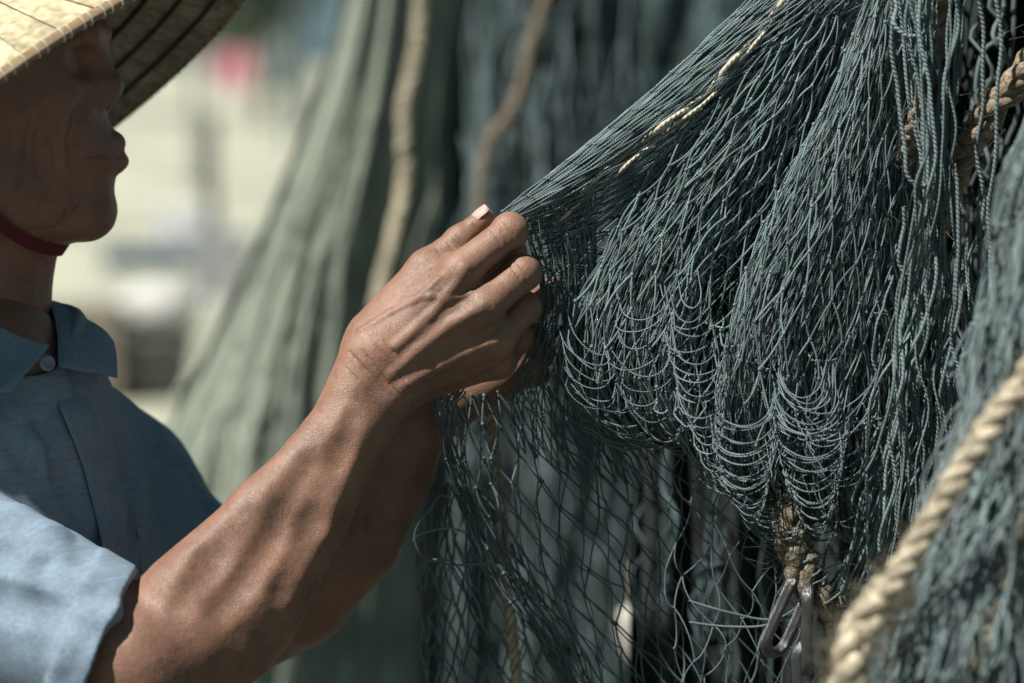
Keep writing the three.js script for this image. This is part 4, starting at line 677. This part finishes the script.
// ================================================================== HAT
{
  const n = V(-0.59, 0.785, -0.10).normalize(), C = at(22, 134, -0.08), Rm = 0.214, Hh = 0.168;
  const g = thing('conical_hat', 'conical straw hat tilted back on the man\'s head', 'hat', C);
  g.quaternion.setFromUnitVectors(V(0, 1, 0), n); g.updateMatrixWorld();
  const add = (name, geo, mat, extra) => { const m = new THREE.Mesh(geo, mat); m.name = name; m.castShadow = m.receiveShadow = true; g.add(m); if (extra) Object.assign(m.userData, extra); return m; };
  const leaf = (a0, a1, off, wob, sd2) => {
    const p = [], u = [], ix = [], nr = 16, na = 6;
    for (let j = 0; j <= nr; j++) for (let i = 0; i <= na; i++) { const t = 0.02 + 0.98 * j / nr, a = lerp(a0, a1, i / na), r = Rm * t; const lift = off + wob * ((i / na) - 0.1) + 0.0005 * (fbm(a * 14, t * 9, sd2, 3) - 0.5) + 0.0006 * Math.cos(i / na * Math.PI * 6); p.push(Math.cos(a) * r, Hh * (1 - t) + lift, Math.sin(a) * r); u.push((a - a0) * 0.2 + sd2 * 0.37, t * 0.27); }
    for (let j = 0; j < nr; j++) for (let i = 0; i < na; i++) { const k = j * (na + 1) + i; ix.push(k, k + 1, k + na + 1, k + 1, k + na + 2, k + na + 1); }
    const ge = new THREE.BufferGeometry(); ge.setAttribute('position', new THREE.Float32BufferAttribute(p, 3)); ge.setAttribute('uv', new THREE.Float32BufferAttribute(u, 2)); ge.setIndex(ix); ge.computeVertexNormals(); return ge;
  };
  const NL = 44;
  for (let k = 0; k < NL; k++) { const a = k / NL * Math.PI * 2; add('leaf', leaf(a - 0.012, a + Math.PI * 2 / NL + 0.012, 0.003, 0.0012, k), M.straw); }
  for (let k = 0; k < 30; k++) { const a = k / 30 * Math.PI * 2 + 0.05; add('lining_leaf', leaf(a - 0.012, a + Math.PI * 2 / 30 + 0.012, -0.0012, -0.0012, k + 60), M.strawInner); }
  for (let k = 1; k < 11; k++) { const t = k / 11, ge = new THREE.TorusGeometry(Rm * t, 0.0017, 6, 120); ge.rotateX(Math.PI / 2); ge.translate(0, Hh * (1 - t) - 0.0045, 0); add('hoop', ge, M.hoop); }
  { const ge = new THREE.TorusGeometry(Rm, 0.0032, 8, 160); ge.rotateX(Math.PI / 2); ge.scale(1, 1.35, 1); ge.translate(0, 0.001, 0); add('rim', ge, M.bamboo); }
  for (let k = 0; k < 150; k++) { const a = (k + 0.3 * sr()) / 150 * Math.PI * 2; const ge = new THREE.TorusGeometry(0.0038, 0.00042, 5, 14); ge.rotateY(-a + 0.25); ge.scale(1, 1.25, 1); ge.translate(Math.cos(a) * Rm, 0.001, Math.sin(a) * Rm); add('stitch', ge, M.stitch); }
  // dark red band under the chin
  const T = new Twine(), hz = -0.08, h = (x, y, z) => { const p = at(x, y, hz); p.z += z * K7; return p; };
  const pts = curveOf([h(-100, 60, 102), h(-60, 130, 100), h(-20, 186, 97), h(14, 218, 84), h(42, 240, 52), h(62, 248, 18), h(64, 249, 0), h(62, 248, -18), h(42, 240, -52), h(14, 218, -84), h(-20, 186, -97), h(-100, 60, -102)], 80);
  const p = [], u = [], ix = []; for (let k = 0; k <= 80; k++) { const w = V(0.55, 0.8, 0).multiplyScalar(0.0048), out = V(0.5, -0.6, 0.5).multiplyScalar(0.002); for (const f of [-1, 1]) { const r = pts[k].clone().addScaledVector(w, f).add(out); p.push(r.x, r.y, r.z); u.push(f * 0.005, k * 0.005); } } for (let k = 0; k < 80; k++) ix.push(k * 2, k * 2 + 1, k * 2 + 2, k * 2 + 1, k * 2 + 3, k * 2 + 2);
  const ge = new THREE.BufferGeometry(); ge.setAttribute('position', new THREE.Float32BufferAttribute(p, 3)); ge.setAttribute('uv', new THREE.Float32BufferAttribute(u, 2)); ge.setIndex(ix); ge.computeVertexNormals(); M.strap.side = THREE.DoubleSide;
  part('chin_strap', ge, M.strap, g, { label: 'dark red chin strap under the jaw' });
}

// ================================================================== FAR THINGS
{
  const c = at(640, 640, -0.95), g = thing('net_float', 'white oval float hanging behind the open meshes', 'float', c);
  part('float_body', new THREE.LatheGeometry([[0.001, -0.04], [0.012, -0.038], [0.02, -0.025], [0.023, 0], [0.02, 0.025], [0.012, 0.038], [0.001, 0.04]].map((a) => new THREE.Vector2(...a)), 24).rotateZ(0.3).translate(c.x, c.y, c.z), std({ color: lin(0.34, 0.33, 0.29), roughness: 0.6 }), g);
  const T = new Twine(); T.tube([at(634, 560, -0.95), at(632, 590, -0.95), at(634, 606, -0.95)], 0.0025, [1, 1, 1], 6); part('line', T.build(), M.rope, g);
}
const onGround = (px, py) => { const a = (px - W / 2) / FOCAL, b = (H / 2 - py) / FOCAL, dy = b * cP - sP, dz = -b * sP - cP, t = -camera.position.y / dy; return V(camera.position.x + a * t, 0, camera.position.z + dz * t); };
const far = (px, z) => (camera.position.z - z) / FOCAL * px;
{
  const lathe = (prof, seg = 28) => new THREE.LatheGeometry(prof.map((a) => new THREE.Vector2(...a)), seg);
  { const b = onGround(150, 398), g = thing('plastic_tub', 'dark round tub under the white sack', 'tub', b); const k = far(1, b.z); part('tub_wall', lathe([[0.001, 0], [36 * k, 0], [40 * k, 10 * k], [46 * k, 58 * k], [49 * k, 60 * k], [49 * k, 64 * k], [44 * k, 64 * k], [38 * k, 12 * k], [0.001, 10 * k]]).translate(b.x, b.y, b.z), std({ color: lin(0.10, 0.10, 0.095), roughness: 0.6 }), g);
    part('rim', new THREE.TorusGeometry(48 * k, 2.5 * k, 8, 40).rotateX(Math.PI / 2).translate(b.x, b.y + 63 * k, b.z), std({ color: lin(0.16, 0.16, 0.15), roughness: 0.6 }), g);
    const s = thing('sack', 'white bulging sack lying on the dark tub', 'sack', V(b.x, b.y + 64 * k, b.z)); const ge = new THREE.SphereGeometry(1, 48, 32), p = ge.attributes.position; for (let i = 0; i < p.count; i++) { const x = p.getX(i), y = p.getY(i), z = p.getZ(i), f = 1 + 0.16 * (fbm(x * 3 + 4, y * 3, z * 3, 3) - 0.5); p.setXYZ(i, x * f * 44 * k, y * f * 30 * k * (y < 0 ? 0.8 : 1), z * f * 32 * k); } ge.computeVertexNormals(); part('sack_body', ge.translate(b.x + 10 * k, b.y + 88 * k, b.z), std({ color: lin(0.46, 0.46, 0.44), roughness: 0.85 }), s);
    part('tied_neck', lathe([[0.001, 0], [6 * k, 0], [4 * k, 8 * k], [9 * k, 18 * k], [0.001, 16 * k]], 12).rotateZ(-1.2).translate(b.x + 50 * k, b.y + 90 * k, b.z), std({ color: lin(0.7, 0.7, 0.66), roughness: 0.85 }), s); }
  const boxy = (name, label, cat, px, py, w, h, d, col, lid) => { const b = onGround(px, py), k = far(1, b.z), g = thing(name, label, cat, b), m = std({ color: lin(...col), roughness: 0.7 }); const t = 2 * k; part('box_wall', new THREE.BoxGeometry(w * k, h * k, d * k, 1, 1, 1).translate(b.x, b.y + h * k / 2, b.z), m, g); part(lid, new THREE.BoxGeometry(w * k * 1.05, t, d * k * 1.05).translate(b.x, b.y + h * k + t / 2, b.z), m, g); for (const q of [-1, 0, 1]) part('rib', new THREE.BoxGeometry(t, h * k * 0.96, t).translate(b.x + q * w * k * 0.32, b.y + h * k * 0.49, b.z + d * k / 2 + t / 2), m, g); return g; };
  boxy('crate', 'low dark blue crate behind the white sack', 'crate', 148, 268, 82, 18, 50, [0.03, 0.075, 0.12], 'lid');
  boxy('crate', 'pale grey crate beside the dark post', 'crate', 182, 246, 48, 36, 40, [0.62, 0.63, 0.66], 'lid');
  boxy('crate', 'grey crate stacked low beside the hanging olive net', 'crate', 222, 300, 60, 66, 40, [0.30, 0.31, 0.32], 'lid');
  boxy('crate', 'tall brown crate beside the dark tub', 'crate', 84, 402, 76, 96, 60, [0.24, 0.205, 0.165], 'lid');
  const post = (label, px, py, top, w, col) => { const b = onGround(px, py), k = far(1, b.z), g = thing('wooden_post', label, 'post', b, 'posts on the sand'), m = std({ color: lin(...col), roughness: 0.85 }), hh = (py - top) * k; const T = new Twine(); T.tube([V(b.x, 0, b.z), V(b.x + 1 * k, hh * 0.33, b.z), V(b.x - 2 * k, hh * 0.66, b.z), V(b.x, hh, b.z)], w * k / 2, [1, 1, 1], 10, 0.15); part('shaft', T.build(), m, g); part('cap', new THREE.SphereGeometry(w * k * 0.5, 12, 8).translate(b.x, hh, b.z), m, g); return g; };
  post('dark weathered post standing beside the pale crate', 212, 268, 120, 15, [0.05, 0.055, 0.055]); post('slim grey post below the pink cloth', 196, 190, 56, 9, [0.16, 0.165, 0.17]); post('dark post behind the grey green cloth', 302, 130, -30, 16, [0.07, 0.09, 0.09]); post('thin dark post below the grey green cloth', 288, 150, 30, 6, [0.1, 0.13, 0.15]);
  const cloth = (name, label, px, py, base, w, h, col) => { const b = onGround(px, base), k = far(1, b.z), y = (base - py) * k, g = thing(name, label, 'cloth', V(b.x, y - h * k / 2, b.z)); const S = (u, v) => V(b.x + (u - 0.5) * w * k * (1 - 0.15 * v), y + (0.5 - v) * h * k, b.z); const disp = (u, v) => 3 * k * Math.sin(u * 14 + v * 2); part('hanging_cloth', sheet(S, 30, 20, disp, 1, 1), std({ color: lin(...col), roughness: 0.9, side: THREE.DoubleSide }), g); const T = new Twine(); T.tube([V(b.x - w * k * 0.55, y + h * k * 0.5, b.z), V(b.x, y + h * k * 0.51, b.z), V(b.x + w * k * 0.55, y + h * k * 0.5, b.z)], 1 * k, [1, 1, 1], 6); part('rail', T.build(), M.bamboo, g); };
  cloth('hanging_cloth', 'pink cloth hanging on a rail beyond the hat brim', 234, 70, 190, 44, 36, [0.60, 0.24, 0.30]);
  cloth('hanging_cloth', 'grey green cloth hanging beside the pink cloth', 280, 66, 150, 32, 50, [0.20, 0.27, 0.26]);
  // trees beyond the sand
  const leafG = new THREE.BufferGeometry(); leafG.setAttribute('position', new THREE.Float32BufferAttribute([-0.5, 0, 0, 0.5, 0, 0, 0, 1, 0.15, 0, -0.8, 0.1], 3)); leafG.setIndex([0, 1, 2, 0, 3, 1]); leafG.computeVertexNormals();
  const leafM = std({ color: lin(0.10, 0.135, 0.09), roughness: 0.9, side: THREE.DoubleSide });
  for (const [x, z, hgt, label] of [[-5.2, -56, 4.2, 'grey green tree in the distance above the pink cloth'], [-1.5, -60, 5.0, 'distant tree partly hidden by the olive net'], [-9.5, -62, 4.6, 'distant tree half hidden by the straw hat']]) {
    const g = thing('tree', label, 'tree', V(x, 0, z), 'trees along the far shore'), T = new Twine(); T.tube([V(x, 0, z), V(x + 0.1, hgt * 0.3, z), V(x, hgt * 0.7, z)], 0.16, [1, 1, 1], 8, 0.6);
    for (let k = 0; k < 6; k++) { const a = k * 1.05; T.tube([V(x, hgt * (0.25 + 0.05 * k), z), V(x + Math.cos(a) * 0.7, hgt * (0.4 + 0.05 * k), z + Math.sin(a) * 0.7), V(x + Math.cos(a) * 1.3, hgt * (0.5 + 0.06 * k), z + Math.sin(a) * 1.3)], 0.06, [1, 1, 1], 6, 0.7); }
    part('trunk', T.build(), std({ color: lin(0.12, 0.1, 0.08), roughness: 0.9 }), g);
    const crown = []; for (let k = 0; k < 2600; k++) { const c = Math.floor(rnd() * 9), ca = c * 0.7, cr = c ? 1.1 : 0; const a = rnd() * 6.28, r = Math.cbrt(rnd()) * 0.95, el = sr(); const ge = leafG.clone(); ge.scale(0.16, 0.16, 0.16); ge.rotateX(rnd() * 6); ge.rotateY(rnd() * 6); ge.translate(x + Math.cos(ca) * cr + Math.cos(a) * r * Math.sqrt(1 - el * el), hgt * (0.5 + 0.35 * hash3(c, 3, Math.round(-z))) + el * r * 0.9, z + Math.sin(ca) * cr + Math.sin(a) * r * Math.sqrt(1 - el * el)); crown.push(ge); }
    part('crown', mergeGeometries(crown), leafM, g);
  }
}
renderer.render(scene, camera);
